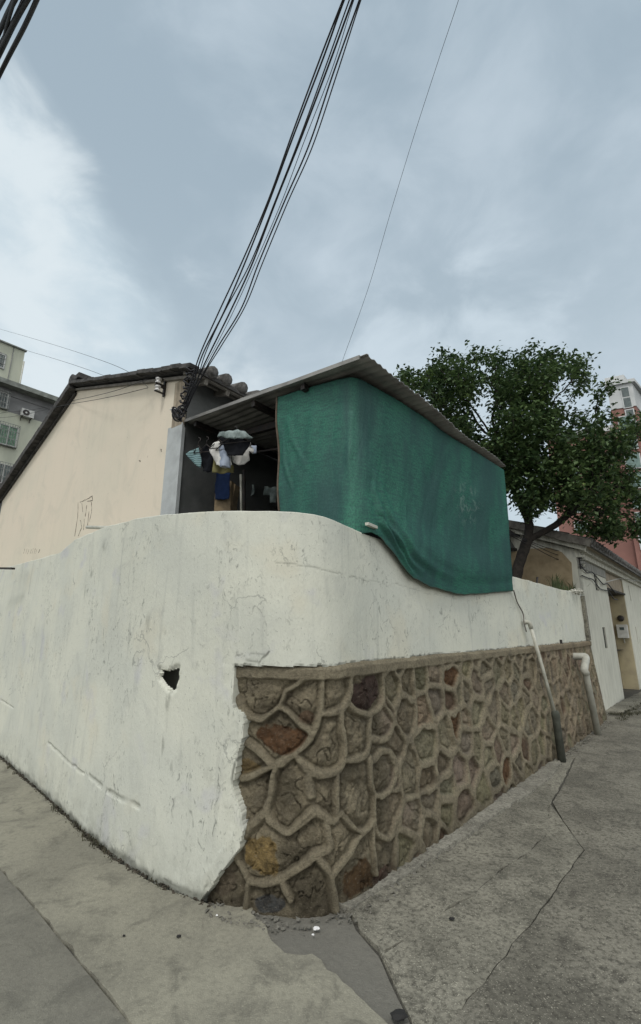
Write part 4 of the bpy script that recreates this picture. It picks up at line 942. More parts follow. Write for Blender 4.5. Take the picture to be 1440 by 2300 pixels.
# ================================================================== overhead cables
def cable(name, pts, r, label, group=None, n=10, mat='cable', cat='cable', sides=6):
    P = bez(pts, n); return tag(MB().tube(P, r, sides).build(name, M[mat], None, True), label, cat, group)
Lt = [(815,-110),(770,0),(722,125),(656,300),(602,450),(545,590),(492,705),(446,800),(424,880),(402,930)]
Rt = [(850,-110),(811,0),(757,170),(700,330),(648,455),(590,590),(548,690),(500,775),(452,850),(412,935)]
def tracks(f, wob, seed, endlift=0):
    rr = random.Random(seed); out = []
    for i, (a, b) in enumerate(zip(Lt, Rt)):
        t_ = i / (len(Lt) - 1); x = a[0] + (b[0] - a[0]) * f + rr.uniform(-wob, wob) * (1 if 0 < i < 9 else .3); y = a[1] + (b[1] - a[1]) * f
        Y = 1.9 + (4.55 - 1.9) * t_ + f * .12
        out.append(at(x, y, Y))
    return out
lbl = ['leftmost black cable of the bundle running up from the house corner', 'thick black cable second from the left in the bundle above the house corner', 'black cable in the left middle of the overhead bundle, crossing its neighbours',
       'thick black cable in the middle of the overhead bundle', 'thin grey wire between the thick cables of the overhead bundle', 'black cable second from the right in the overhead bundle', 'rightmost black cable of the bundle above the house corner']
for i, (f, r, wb) in enumerate(((0.0,.0075,2.5),(.13,.008,3),(.30,.006,5),(.47,.0085,4),(.66,.0035,3),(.84,.0075,3),(1.0,.006,2))):
    cable('overhead_cable', tracks(f, wb, i + 3), r * .87, lbl[i], 'overhead cables above the house corner', 12)
cable('thin_wire', [at(1045,-60,3.6), at(1030,0,3.9), at(985,135,4.5), at(930,305,5.2), at(878,475,5.9), at(828,645,6.7), at(772,803,7.5), at(760,840,7.7)], .0032, 'single thin wire slanting down through the open sky to the metal roof', None, 12)
pos = [(85,-60,-8,170,.010),(70,-60,-22,150,.012),(55,-60,-20,128,.009),(40,-60,-30,120,.011),(28,-60,-12,140,.008),(14,-60,-50,90,.010),(2,-60,-55,70,.009),(60,-60,8,95,.006),(-14,-60,-60,60,.010)]
lb2 = ['outermost right cable of the thick bundle in the top left corner', 'thick cable just inside the outermost one, top left corner bundle', 'third cable from the right at the top edge in the corner bundle', 'heavy middle cable of the top left corner bundle', 'twisted thin cable crossing the corner bundle', 'left inner cable of the top left corner bundle', 'cable at the left of the corner bundle, mostly out of the photo', 'short stray cable end in front of the corner bundle', 'leftmost cable cut off by the corner of the photo']
for i, (x0, y0, x1, y1, r) in enumerate(pos):
    x0 += 24; x1 += 6
    rr = random.Random(i); Y0, Y1 = 1.25, 1.75
    P = [at(x0 + (x0 - x1) * .6, y0 - (y1 - y0) * .6, Y0 - .2), at(x0, y0, Y0), at((x0 + x1) / 2 + rr.uniform(-5, 5), (y0 + y1) / 2, (Y0 + Y1) / 2), at(x1, y1, Y1), at(x1 - (x0 - x1), y1 + (y1 - y0), Y1 + .5)]
    cable('corner_cable', P, r * 1.05, lb2[i], 'thick cables in the top left corner', 10)
# service wires coming in from the left to the porcelain insulators
INS1 = onplane(354, 860, G0, GA) + GN * .13; INS2 = onplane(354, 880, G0, GA) + GN * .13
cable('service_wire', [at(-60,722,15), at(0,739,13), at(120,774,10), at(235,812,7), at(300,842,5.8), INS2 + Vector((0, 0, .01))], .0035, 'upper thin wire crossing the left sky over the ridge of the cream house', 'service wires reaching the house corner')
cable('service_wire', [at(-60,748,15), at(0,766,14), at(60,787,12), at(130,808,10), at(194,829,8.6), at(250, 850, 7.9)], .004, 'second thin wire crossing the left sky, ending at the ridge of the cream house', 'service wires reaching the house corner')
cable('service_wire', [at(-60,940,10), at(0,928,9.5), at(75,920,8.6), at(150,903,7.4), at(250,880,5.6), INS1], .004, 'upper of two wires crossing the cream gable wall to the insulators', 'service wires reaching the house corner')
cable('service_wire', [at(-60,935,11), at(0,938,9.8), at(60,930,8.6), at(135,912,7.0), at(240,893,5.4), INS2], .004, 'lower of two wires crossing the cream gable wall to the insulators', 'service wires reaching the house corner')
# insulator rack on the corner
def insulator_rack(name, c, axu, nrm, n, dz, sc, label, cat='insulators', im='porcelain'):
    root = thing(name, label, cat, tuple(c)); u = Vector(axu).normalized(); nn = Vector(nrm).normalized()
    h = dz * (n - 1) / 2 + .05 * sc
    MB().box(c + nn * .012, (.035 * sc, .02, 2 * h + .04), u, bev=.003).build('back_strap', M['steel_dark'], root)
    for i in range(n):
        z = (i - (n - 1) / 2) * dz
        for s in (-1, 1): MB().bar(c + nn * .01 + Vector((0, 0, z + s * .036 * sc)), c + nn * .125 * sc + Vector((0, 0, z + s * .036 * sc)), .03 * sc, .010 * sc).build('clevis', M['steel_dark'], root)
        q = c + nn * .09 * sc + Vector((0, 0, z)); prof = [(-.034,.020),(-.030,.034),(-.016,.034),(-.010,.020),(.010,.020),(.016,.034),(.030,.034),(.034,.020)]
        MB().tube([q + Vector((0, 0, a * sc)) for a, _ in prof], [b * sc for _, b in prof], 16).build('insulator', M[im], root, True)
    return root
insulator_rack('insulator_rack', onplane(372, 871, G0, GA) + GN * .004, GA, GN, 2, .105, 1.05, 'two white porcelain insulators on a black rack at the cream house corner', 'insulators')
# tangle of spare cable hanging on the corner and the short white bracket
rr = random.Random(8); P = []
cA = at(432, 825, 4.42); cB = at(404, 940, 4.42)
for i in range(150):
    t_ = i / 149; q = cA.lerp(cB, t_); a = t_ * 2 * math.pi * 11; r_ = .05 * (1 - .25 * t_) + .014 * math.sin(i * 1.7); P.append(q + Vector((math.cos(a) * r_, math.sin(a) * r_ * .8, .02 * math.sin(a * 2.3))))
tag(MB().tube(P, .008, 6).build('cable_coil', M['cable'], None, True), 'tangled coil of spare black cable hanging at the house corner beneath the eave', 'cable coil')
P = []; 
for i in range(90):
    t_ = i / 89; a = t_ * 2 * math.pi * 5; q = at(397, 930, 4.48); P.append(q + Vector((.05 * math.cos(a * 1.1), .03 * math.sin(a * .7), .075 * math.sin(a))))
tag(MB().tube(P, .006, 6).build('cable_coil', M['cable'], None, True), 'small loose knot of cable on top of the blue grey pillar', 'cable coil')
a_ = at(383, 920, 4.58); b_ = at(412, 915, 4.42); tag(MB().tube([a_, b_], .009, 8).build('wall_bracket', M['white_metal'], None, True), 'short white rod bracket sticking out of the house corner above the pillar', 'bracket')

# ================================================================== pipes on the stone wall
def build_pipes():
    s0, z0 = wall_hit(1188, 1400, -.06); s1, z1 = wall_hit(1241, 1602, .03); s2, z2 = wall_hit(1258, 1697, .06)
    root = thing('drain_pipe', 'white plastic pipe leaning on the stone wall and entering a dark iron pipe', 'drain pipe', tuple(wp(s1, .05, 0)))
    T0 = Vector(wp(s0, -.05, z0)); T1 = Vector(wp(s1, .055, z1)); 
    MB().tube([Vector(wp(s0 - .03, -.115, z0 + .0)), Vector(wp(s0 - .012, -.07, z0 + .018)), T0 + Vector((0, 0, .004)), T0.lerp(T1, .06)], [.024, .027, .027, .025], 12).build('elbow', M['pvc'], root, True)
    MB().tube([T0.lerp(T1, .03), T0.lerp(T1, .5) + Vector((.004, .0, 0)), T1], .021, 12).build('plastic_pipe', M['pvc'], root, True)
    B0 = Vector(wp(s1 + .005, .06, z1 + .03)); B1 = Vector(wp(s2, .075, -.03)); MB().tube([B0, B0.lerp(B1, .05), B0.lerp(B1, .12), B0.lerp(B1, .14), B1], [.036, .046, .046, .042, .045], 14).build('iron_pipe', M['iron_pipe'], root, True)
    # hose hanging from the netting corner to the pipe mouth
    s3, z3 = wall_hit(1153, 1326, -.09); s4, z4 = wall_hit(1176, 1378, -.1)
    P = [Vector(wp(s3, -.085, z3)), Vector(wp((s3 + s4) / 2, -.11, (z3 + z4) / 2)), Vector(wp(s4, -.105, z4)), Vector(wp(s0 - .05, -.1, z0 + .01)), Vector(wp(s0 - .03, -.09, z0 - .10))]
    tag(MB().tube(bez(P, 8), .008, 6).build('hose', M['timber_pale'], None, True), 'thin grey hose hanging from the netting corner down to the white drain pipe', 'hose')
    s0, z0 = wall_hit(1291, 1476, -.04); s1, z1 = wall_hit(1305, 1500, .06); s2, z2 = wall_hit(1338, 1622, .09)
    root = thing('waste_pipe', 'thick pale grey pipe bending out of the stone wall down to the lane', 'drain pipe', tuple(wp(s2, .1, 0)))
    P = [Vector(wp(s0 + .14, -.12, z0)), Vector(wp(s0 + .15, .0, z0 + .005)), Vector(wp(s0 + .19, .07, z0 - .012)), Vector(wp(s1 + .03, .095, z1 - .02)), Vector(wp(s1 + .06, .10, z1 - .08))]
    MB().tube(bez(P, 6), .052, 16).build('elbow', M['pvc_grey'], root, True)
    MB().tube([P[-1], P[-1] + Vector((0, 0, .0)) + (Vector(wp(s2, .10, -.03)) - P[-1]) * .02, Vector(wp(s2, .10, -.03))], .046, 16).build('straight_pipe', M['pvc_grey'], root, True)
build_pipes()

# ================================================================== white house along the lane
K0 = Vector((*wp(7.45, -.13, 0)[:2], 0)); LD = Vector((5.42 - 2.885, 8.9 - 5.98, 0)).normalized(); LO = Vector((LD.y, -LD.x, 0)); KA = Vector((-.743, .669, 0)); KN = Vector((-.669, -.743, 0))
def lt(px, py): return (onplane(px, py, K0, LD) - K0).dot(LD)
def build_white_house():
    root = thing('white_house', 'white painted one storey house with tiled roof along the lane past the stone wall', 'house', tuple(K0))
    t1 = lt(1399, 1545); t2 = lt(1420, 1440); t3 = t2 + 1.4; ze = 3.02
    sl = []
    for a, b, c, d in ((1334,1290,1345,1327), (1353,1409,1364,1456)):
        u = lt(a, b); v = lt(c, d); sl.append((min(u, v) - .0, min(u, v) + .26, onplane(c, d, K0, LD).z, onplane(a, b, K0, LD).z))
    print('white house', t1, t2, sl, onplane(1400, 1417, K0 - LO * .2, LD), lt(1400,1417), K0)
    holed_wall(MB(), K0, LD, t1, -.05, ze - .25, .3, sl).build('front_pier', M['white_paint'], root)
    for h in sl: MB().box(K0 + LD * (h[0] + .13) - LO * .050 + Vector((0, 0, (h[2] + h[3]) / 2)), (.4, .05, h[3] - h[2] + .1), LD).build('slit_window', M['black'], root)  # black panel close behind each slit stands in for its inner shade
    # recess with side returns
    holed_wall(MB(), K0 + LD * t1 - LO * .36, LD, t2 - t1, -.05, ze - .1, .15, []).build('recess_wall', M['ochre_pale'], root)
    MB().prism([K0 + LD * t1 - LO * .3 + Vector((0, 0, -.05)), K0 + LD * t1 - LO * .3 + Vector((0, 0, ze - .2)), K0 + LD * t1 - LO * .56 + Vector((0, 0, ze - .2)), K0 + LD * t1 - LO * .56 + Vector((0, 0, -.05))], -LD * .15).build('recess_return', M['white_dirty'], root)
    sl2 = []
    for a, b, c, d in ((1411,1315,1418,1350), (1427,1408,1434,1447)):
        u = lt(a, b); sl2.append((u - t2, u - t2 + .12, onplane(c, d, K0, LD).z, onplane(a, b, K0, LD).z))
    holed_wall(MB(), K0 + LD * t2, LD, 6.0, -.05, ze - .25, .3, [h for h in sl2 if h[0] > 0]).build('front_pier', M['white_paint'], root)
    for h in sl2: MB().box(K0 + LD * (t2 + h[0] + .06) - LO * .05 + Vector((0, 0, (h[2] + h[3]) / 2)), (.4, .05, h[3] - h[2] + .1), LD).build('slit_window', M['black'], root)
    MB().prism([K0 + LD * (t2 - .02) - LO * .012 + Vector((0, 0, -.05)), K0 + LD * (t2 - .02) - LO * .012 + Vector((0, 0, ze - .3)), K0 + LD * (t2 - .02) - LO * .355 + Vector((0, 0, ze - .3)), K0 + LD * (t2 - .02) - LO * .355 + Vector((0, 0, -.05))], LD * .017).build('recess_return', M['ochre_pale'], root)
    # brown boarded box in the top of the recess
    zb = onplane(1380, 1325, K0, LD).z
    MB().box(K0 + LD * (t1 + t2) / 2 - LO * .28 + Vector((0, 0, (zb + ze - .15) / 2)), (t2 - t1 - .02, .5, ze - .15 - zb), LD, bev=.006).build('lintel_box', M['old_render'], root)
    MB().box(K0 + LD * (t1 + t2) / 2 - LO * .26 + Vector((0, 0, zb - .03)), (t2 - t1 + .04, .56, .045), LD).build('lintel_board', M['timber'], root)
    # end wall facing the yard, with bare ochre render low down
    za = 4.35; W = 3.4
    MB().prism([K0 + Vector((0, 0, .0)), K0 + KA * 2 * W + Vector((0, 0, .0)), K0 + KA * 2 * W + Vector((0, 0, ze - .1)), K0 + KA * W + Vector((0, 0, za)), K0 + Vector((0, 0, ze - .1))], LD * .3).build('end_wall', M['white_dirty'], root)
    O = [(1120,1246),(1184,1233),(1238,1231),(1262,1240),(1284,1264),(1290,1345),(1120,1345)]
    MB().prism([onplane(a, b, K0, KA) + KN * .02 for a, b in O], -KN * .03).build('bare_render', M['ochre'], root)
    # cornice under the eave
    for k, (o_, z_, h_) in enumerate(((.06, ze - .20, .10), (.14, ze - .11, .09), (.22, ze - .03, .07))):
        MB().box(K0 + LD * 4.37 + LO * (o_ / 2 - .0) + Vector((0, 0, z_)), (8.7 + .01 * k, o_ + .02, h_), LD).build('cornice', M['white_dirty' if k < 2 else 'old_render'], root)
    MB().box(K0 + LD * (t1 * .5 + .02) + LO * .006 + Vector((0, 0, ze - .335)), (t1 - .06, .02, .19), LD).build('under_cornice_band', M['grey_band'], root)  # grey strip laid over the wall just below the cornice
    # roof
    def rp_(t_, l, w=0): return K0 + KA * t_ + LD * l + Vector((0, 0, ze + .02 + (za - ze + .06) * (t_ / W) + w)) if t_ <= W else K0 + KA * t_ + LD * l + Vector((0, 0, ze + .02 + (za - ze + .06) * ((2 * W - t_) / W) + w))
    for t0, t1_ in ((-.30, W), (2 * W + .3, W)):
        a, b, c, d = rp_(t0, -.16), rp_(t1_, -.16), rp_(t1_, 9), rp_(t0, 9); up = Vector((0, 0, .07))
        MB().add([a, b, c, d, a + up, b + up, c + up, d + up], [(0, 1, 2, 3), (7, 6, 5, 4), (0, 4, 5, 1), (2, 6, 7, 3), (0, 3, 7, 4), (1, 5, 6, 2)]).build('roof_slope', M['tile'], root)
    tl = MB(); l = -.12
    while l < 8.8:
        for i in range(10):
            a = rp_(-.32 + (W + .32) * i / 10, l, .085 + random.uniform(0, .012)); b = rp_(-.32 + (W + .32) * (i + 1) / 10, l, .075); tl.tube([a, b], [.07, .06], 8)
        l += .24
    tl.build('cover_tiles', M['tile'], root, True)
    mb = MB()
    for i in range(14): mb.bar(rp_(-.3 + (W + .3) * i / 14, -.19, .05), rp_(-.3 + (W + .3) * (i + 1) / 14, -.19, .05), .12, .13 + .02 * (i % 2))
    mb.build('verge', M['timber_pale'], root); MB().bar(rp_(-.2, -.10, -.06), rp_(W, -.10, -.06), .09, .09).build('verge_moulding', M['white_dirty'], root)
    # meter box and fitting on the recess wall
    F0 = K0 + LD * (t2 - .03) - LO * .16
    c = onplane(1401, 1418, F0, LO); c = Vector((F0.x, F0.y, c.z)); MB().box(c - LD * .06, (.24, .12, .34), LO, bev=.01).build('meter_box', M['white_metal'], root)
    MB().box(c - LD * .125 + Vector((0, 0, .07)), (.10, .015, .07), LO, bev=.004).build('meter_window', M['glass_dark'], root)
    MB().tube([c - LD * .04 + Vector((0, 0, -.17)), c - LD * .04 + Vector((0, 0, -.30))], .016, 8).build('meter_conduit', M['pvc_grey'], root, True)
    c2 = c + Vector((0, 0, .33)); MB().tube([c2, c2 - LD * .05, c2 - LD * .10], [.07, .08, .05], 16).build('round_fitting', M['steel_dark'], root, True)
    # wires clamped to the facade
    for k, (za_, zb_) in enumerate(((2.62, 2.50), (2.48, 2.34))):
        P = [K0 + LD * (.1 + i * .5) + LO * .035 + Vector((0, 0, za_ + (zb_ - za_) * i / 3 - .05 * math.sin(i * 2.1 + k))) for i in range(8)]
        MB().tube(bez(P, 6), .011, 6).build('facade_wire', M['cable'], root, True)
    return ze
M['ochre_pale'] = plain('pale_ochre_paint', (.42, .37, .25), (.34, .30, .21), 4, .9)
M['grey_band'] = plain('mottled_grey_band', (.20, .20, .19), (.33, .33, .30), 6, .9, stretch=(2, 2, .5))
ZE2 = build_white_house()
c_ = onplane(1311, 1263, K0, LD) + LO * .02
insulator_rack('insulator_rack', K0 + LD * .10 + LO * .02 + Vector((0, 0, c_.z)), LD, LO, 3, .12, .8, 'dark rack of three insulators on the near corner of the white house', 'insulators', 'pvc_grey')
for i, (y0, y1, lb3) in enumerate(((1218, 1246, 'highest'), (1222, 1262, 'middle'), (1228, 1276, 'lowest'))):
    e_ = K0 + LD * .10 + LO * .12 + Vector((0, 0, onplane(1308, y1, K0, LD).z)); cable('yard_wire', [at(1130, y0 - 30 - i * 2, 7.8), at(1200, y0 + 2, 8.2), at(1255, (y0 + y1) / 2 + 5, 8.5), e_], .007, lb3 + ' of three wires running from the white house corner past the tree trunk', 'wires from the white house corner')
cable('white_cable', [K0 + LD * 2.0 + LO * .10 + Vector((0, 0, 2.45)), at(1395, 1300, 10.3), at(1440, 1306, 9.0), at(1500, 1308, 8)], .008, 'pale cable leaving the white house front towards the right edge', None, 10, 'white_metal')
# small tiled lean-to roof seen left of the trunk
def yard_awning():
    a = at(1120, 1232, 8.9); b = at(1195, 1246, 8.9 + .25); root = thing('yard_awning', 'small dark tiled awning with grey fascia beside the tree trunk', 'awning', tuple(a))
    d = (b - a); d.z = 0; d.normalize(); n = Vector((d.y, -d.x, 0)); L = .9
    MB().bar(a, a + d * L, .05, .05).build('fascia', M['timber'], root)
    MB().prism([a + Vector((0, 0, .03)), a + d * L + Vector((0, 0, .03)), a + d * (L - .12) - n * .1 + Vector((0, 0, .28)), a - n * .1 + Vector((0, 0, .28))], -n * .02).build('board_face', M['dark_wall'], root)
    mb = MB(); a2 = a + Vector((0, 0, .30)) + n * .12
    for k in range(8): mb.tube([a2 + d * (.12 * k), a2 + d * (.12 * k - .02) - n * .5 + Vector((0, 0, .26))], .055, 8)
    mb.prism([a2, a2 + d * L, a2 + d * L - n * .5 + Vector((0, 0, .26)), a2 - n * .5 + Vector((0, 0, .26))], Vector((0, 0, .03)))
    mb.build('tile_slope', M['roof_dark'], root)
yard_awning()
# grass growing on the far end of the wall head
sp = []; rr = random.Random(5)
for px in np.arange(1248, 1318, 3.5):
    s_, z_ = wall_hit(px, 1330, -.22); p = wp(s_, -.24, 2.09); sp.append((p[0] + rr.uniform(-.04, .04), p[1] + rr.uniform(-.04, .04), 2.08, rr.uniform(.5, 1.3)))
tag(blades('grass_tuft', sp, M['weed_green'], .24, 16, .035, .006, 6, None, .35), 'tuft of tall green grass growing on the wall head beside the white house', 'grass', kind='stuff')
s_ = 7.15; mb = MB()
for k in range(16): p = wp(6.75 + k * .045, -.14 + .03 * rr.random(), 2.085 + .012 * k * .3); blob_mesh(mb, (p[0] + rr.uniform(-.04, .04), p[1] + rr.uniform(-.03, .03), p[2] + rr.uniform(-.02, .03)), (rr.uniform(.02, .07), rr.uniform(.02, .06), rr.uniform(.015, .05)), k)
tag(mb.build('broken_mortar', M['white_dirty'], None, False), 'lump of broken pale mortar on the wall end under the grass tuft', 'mortar')
# grey vertical joint strip between the wall and the white house
mb = MB(); rr = random.Random(9)
for k in range(9): mb.box(Vector(wp(7.40 + rr.uniform(-.01, .01), -.10, 1.33 + k * .085)), (.12 + rr.uniform(-.02, .03), .05, .088), LD)
tag(mb.build('joint_strip', M['concrete_rough'], None), 'rough grey mortar joint between the white wall end and the white house', 'mortar joint')

# ================================================================== far buildings
def barred_window(root, c, d, n, w, h, glass, cage=.28, bars=8):
    f = MB()
    for s in (-1, 1): f.box(c + d * (s * w / 2) + n * .03, (.07, .08, h), d); f.box(c + Vector((0, 0, s * h / 2)) + n * .03, (w + .07, .08, .07), d)
    f.box(c + n * .03, (.05, .06, h), d); fr = f.build('window', M['white_metal'], root)
    MB().box(c + n * .012, (w, .015, h), d).build('pane', M[glass], fr)
    g_ = MB(); q = c + n * cage
    for k in range(bars + 1): g_.box(q + d * (w * 1.1 * (k / bars - .5)), (.03, .03, h * 1.15), d)
    for z in (-.57, -.2, .2, .57): g_.box(q + Vector((0, 0, z * h)), (w * 1.12, .035, .035), d)
    for s in (-1, 1):
        for z in (-.57, .57): g_.box(c + d * (s * w * .55) + n * (cage / 2) + Vector((0, 0, z * h)), (.035, cage, .035), d)
    g_.box(q - n * cage / 2 + Vector((0, 0, -.58 * h)), (w * 1.1, cage, .03), d); g_.build('window_cage', M['cage'], fr)
def build_flats():
    D = Vector((.64, .77, 0)).normalized(); Nn = Vector((D.y, -D.x, 0)); p = at(0, 856, 30.0); A0 = Vector((p.x, p.y, 0)); top = p.z
    root = thing('apartment_block', 'pale green grey apartment block with barred windows beyond the cream house', 'building', tuple(A0))
    O = A0 - D * 10; zb = onplane(20, 925, A0, D).z
    q = lambda px, py: onplane(px, py, A0, D)
    holed_wall(MB(), O, D, 26, -1, zb, .4, []).build('lower_wall', M['flat_wall'], root)
    holed_wall(MB(), O - Nn * .02, D, 26, zb, top - .9, .4, []).build('upper_wall', M['flat_grey'], root)
    MB().box(O + D * 13 + Nn * .25 + Vector((0, 0, top - .35)), (26, 1.2, .12), D).build('roof_slab', M['flat_edge'], root)
    MB().box(O + D * 13 - Nn * .15 + Vector((0, 0, top - .65)), (26, .4, .52), D).build('parapet', M['flat_grey'], root)
    MB().box(O + D * 13 + Nn * .82 + Vector((0, 0, top - .22)), (26, .05, .36), D).build('fascia', M['flat_edge'], root)
    MB().prism([O - Nn * .4 + Vector((0, 0, top - .5)), O + D * 26 - Nn * .4 + Vector((0, 0, top - .5)), O + D * 26 - Nn * 9 + Vector((0, 0, top - .5)), O - Nn * 9 + Vector((0, 0, top - .5))], Vector((0, 0, -.3))).build('roof', M['flat_grey'], root)
    for (px, py, w, h, gl) in ((-4, 896, 1.15, 1.2, 'glass_dark'), (17, 978, 1.15, 1.5, 'glass_green'), (6, 1064, 1.15, 1.4, 'glass_dark'), (-62, 955, 1.15, 1.5, 'glass_dark'), (-66, 1046, 1.15, 1.4, 'glass_dark')):
        barred_window(root, q(px, py), D, Nn, w, h, gl)
    # air conditioner
    c = q(58, 932) + Nn * .30; ac = thing('air_conditioner', 'white air conditioner unit on the apartment block wall under the grey upper floor', 'air conditioner', tuple(c))
    MB().box(c, (.85, .34, .58), D, bev=.02).build('casing', M['white_metal'], ac)
    f = c + Nn * .18 - D * .12; ring = [f + D * (.22 * math.cos(a)) + Vector((0, 0, .22 * math.sin(a))) for a in np.linspace(0, 2 * math.pi, 25)]
    MB().tube(ring, .012, 5).tube([f - Nn * .004, f + Nn * .004], [.215, .215], 24).build('fan_grille', M['steel_dark'], ac); MB().tube([f, f + Nn * .02], .07, 12).build('fan_hub', M['white_metal'], ac)
    mb = MB()
    for s in (-1, 1): mb.box(c + D * (s * .3) - Nn * .02 + Vector((0, 0, -.33)), (.04, .55, .04), D); mb.box(c + D * (s * .3) - Nn * .26 + Vector((0, 0, -.45)), (.04, .04, .26), D)
    mb.build('bracket', M['steel_dark'], ac)
    # stair tower standing on the roof
    p = at(0, 766, 33.0); T0 = Vector((p.x, p.y, 0)); tz = p.z; e = onplane(57, 786, T0, D); Lr = (Vector((e.x, e.y, 0)) - T0).length
    tw = MB().prism([V3(T0 - D * 8, top - .8), V3(T0 + D * Lr, top - .8), V3(T0 + D * Lr, tz), V3(T0 - D * 8, tz)], -Nn * 5); tw.build('roof_tower', M['flat_wall'], root)
    MB().box(T0 + D * (Lr - 4.2) + Nn * .05 + Vector((0, 0, tz + .0)), (8.6, .3, .10), D).build('tower_coping', M['flat_edge'], root)
    c = onplane(-4, 808, T0, D); barred_window(root, c, D, Nn, .9, 1.2, 'glass_dark', .06, 5)
    a = T0 + D * (Lr + .05) + Nn * .06; MB().tube([V3(a, top - .8), V3(a, tz - 1.0)], .05, 8).build('downpipe', M['pvc'], root, True)
    a = T0 + D * (Lr * .55) + Nn * .04; MB().tube([V3(a, top - .8), V3(a, tz - .05)], .03, 6).build('cable_line', M['flat_grey'], root, True)
M['flat_wall'] = plain('pale_green_grey_render', (.50, .52, .43), (.40, .42, .35), .8, .9, stretch=(1, 1, .3))
M['flat_grey'] = plain('grey_upper_render', (.21, .215, .22), (.16, .165, .17), 1.2, .9)
M['flat_edge'] = plain('stained_concrete_edge', (.26, .28, .26), (.15, .16, .15), 2, .9)
M['cage'] = plain('window_cage_steel', (.30, .32, .31), (.14, .14, .13), 6, .6, .4, bump=0)
build_flats()
def build_pink():
    p = at(1419, 860, 62.0); C0 = Vector((p.x, p.y, 0)); top = p.z; D = Vector((-.90, .43, 0)).normalized(); Nn = Vector((-D.y, D.x, 0)) ; 
    if Nn.y > 0: Nn = -Nn
    D2 = Vector((.72, .69, 0)).normalized(); N2 = Vector((D2.y, -D2.x, 0)); root = thing('pink_tower_block', 'tall pink tiled residential tower with white top floors behind the tree', 'tower', tuple(C0))
    zw = onplane(1426, 912, C0, D).z; e = onplane(1364, 876, C0, D); L = (Vector((e.x, e.y, 0)) - C0).length
    def body(P0, La, Lb, z0, z1, mat, name, grow=0.0):
        a = P0 + Nn * grow; MB().prism([V3(a + D2 * Lb + N2 * grow, z0), V3(a, z0), V3(a + D * La, z0), V3(a + D * La + D2 * Lb, z0)], Vector((0, 0, z1 - z0))).build(name, M[mat], root)
    body(C0, L, 14, zw, top, 'tower_white', 'white_floors', .12); body(C0, L, 14, -2, zw, 'tower_pink', 'pink_body')
    body(C0 - D * .3, L + .6, 14, top, top + .5, 'tower_white', 'roof_cornice', .5)
    body(C0 + D * 1 + D2 * 1.2, 2.6, 3, top + .5, top + 2.2, 'tower_white', 'roof_hut')
    C1 = C0 + D * L - D2 * 0.0; z2 = onplane(1340, 968, C1, D).z
    body(C1 + D2 * 1.0, 9.5, 12, -2, z2, 'tower_pink', 'lower_wing'); body(C1 + D2 * .8 - D * .0, 9.8, 12, z2, z2 + .9, 'tower_white', 'wing_parapet', .1)
    def win(px, py, w, h, P0=C0, dr=D, n=Nn, mat='glass_dark'):
        c = onplane(px, py, P0, dr) + n * .16; f = MB().box(c, (w + .3, .10, h + .3), dr).build('window', M['tower_white'], root); MB().box(c + n * .06, (w, .05, h), dr).build('pane', M[mat], f)
    for x, y in ((1404, 882), (1409, 905), (1415, 932), (1420, 958)): win(x, y, .9, 1.5)
    for k in range(12):
        z = zw - 2.6 - 3.0 * k
        if z < 3: break
        c = C0 + D * (L - 1.6) + Nn * .16 + Vector((0, 0, z)); f = MB().box(c, (2.0, .10, 2.5), D).build('window', M['tower_white'], root); MB().box(c + Nn * .06, (1.7, .05, 2.2), D).build('pane', M['glass_tower'], f)
        for m in (2.5, 7.5):
            c = C0 + D2 * m + N2 * .05 + Vector((0, 0, z)); f = MB().box(c, (1.8, .10, 1.7), D2).build('window', M['tower_white'], root); MB().box(c + N2 * .06, (1.5, .05, 1.4), D2).build('pane', M['glass_dark'], f)
        for m in (6.5,):
            c = C1 + D2 * 1.0 + D * m + Nn * .05 + Vector((0, 0, z))
            if z < z2 - 1.5: f = MB().box(c, (1.8, .10, 1.7), D).build('window', M['tower_white'], root); MB().box(c + Nn * .06, (1.5, .05, 1.4), D).build('pane', M['glass_tower'], f)
M['tower_white'] = plain('white_tower_paint', (.52, .54, .55), (.42, .44, .45), .3, .9)
M['tower_pink'] = plain('pink_facade_tile', (.26, .135, .115), (.21, .11, .095), .25, .85)
M['glass_tower'] = plain('green_tinted_glass', (.16, .24, .22), (.09, .14, .14), 1.5, .25, bump=0)
build_pink()

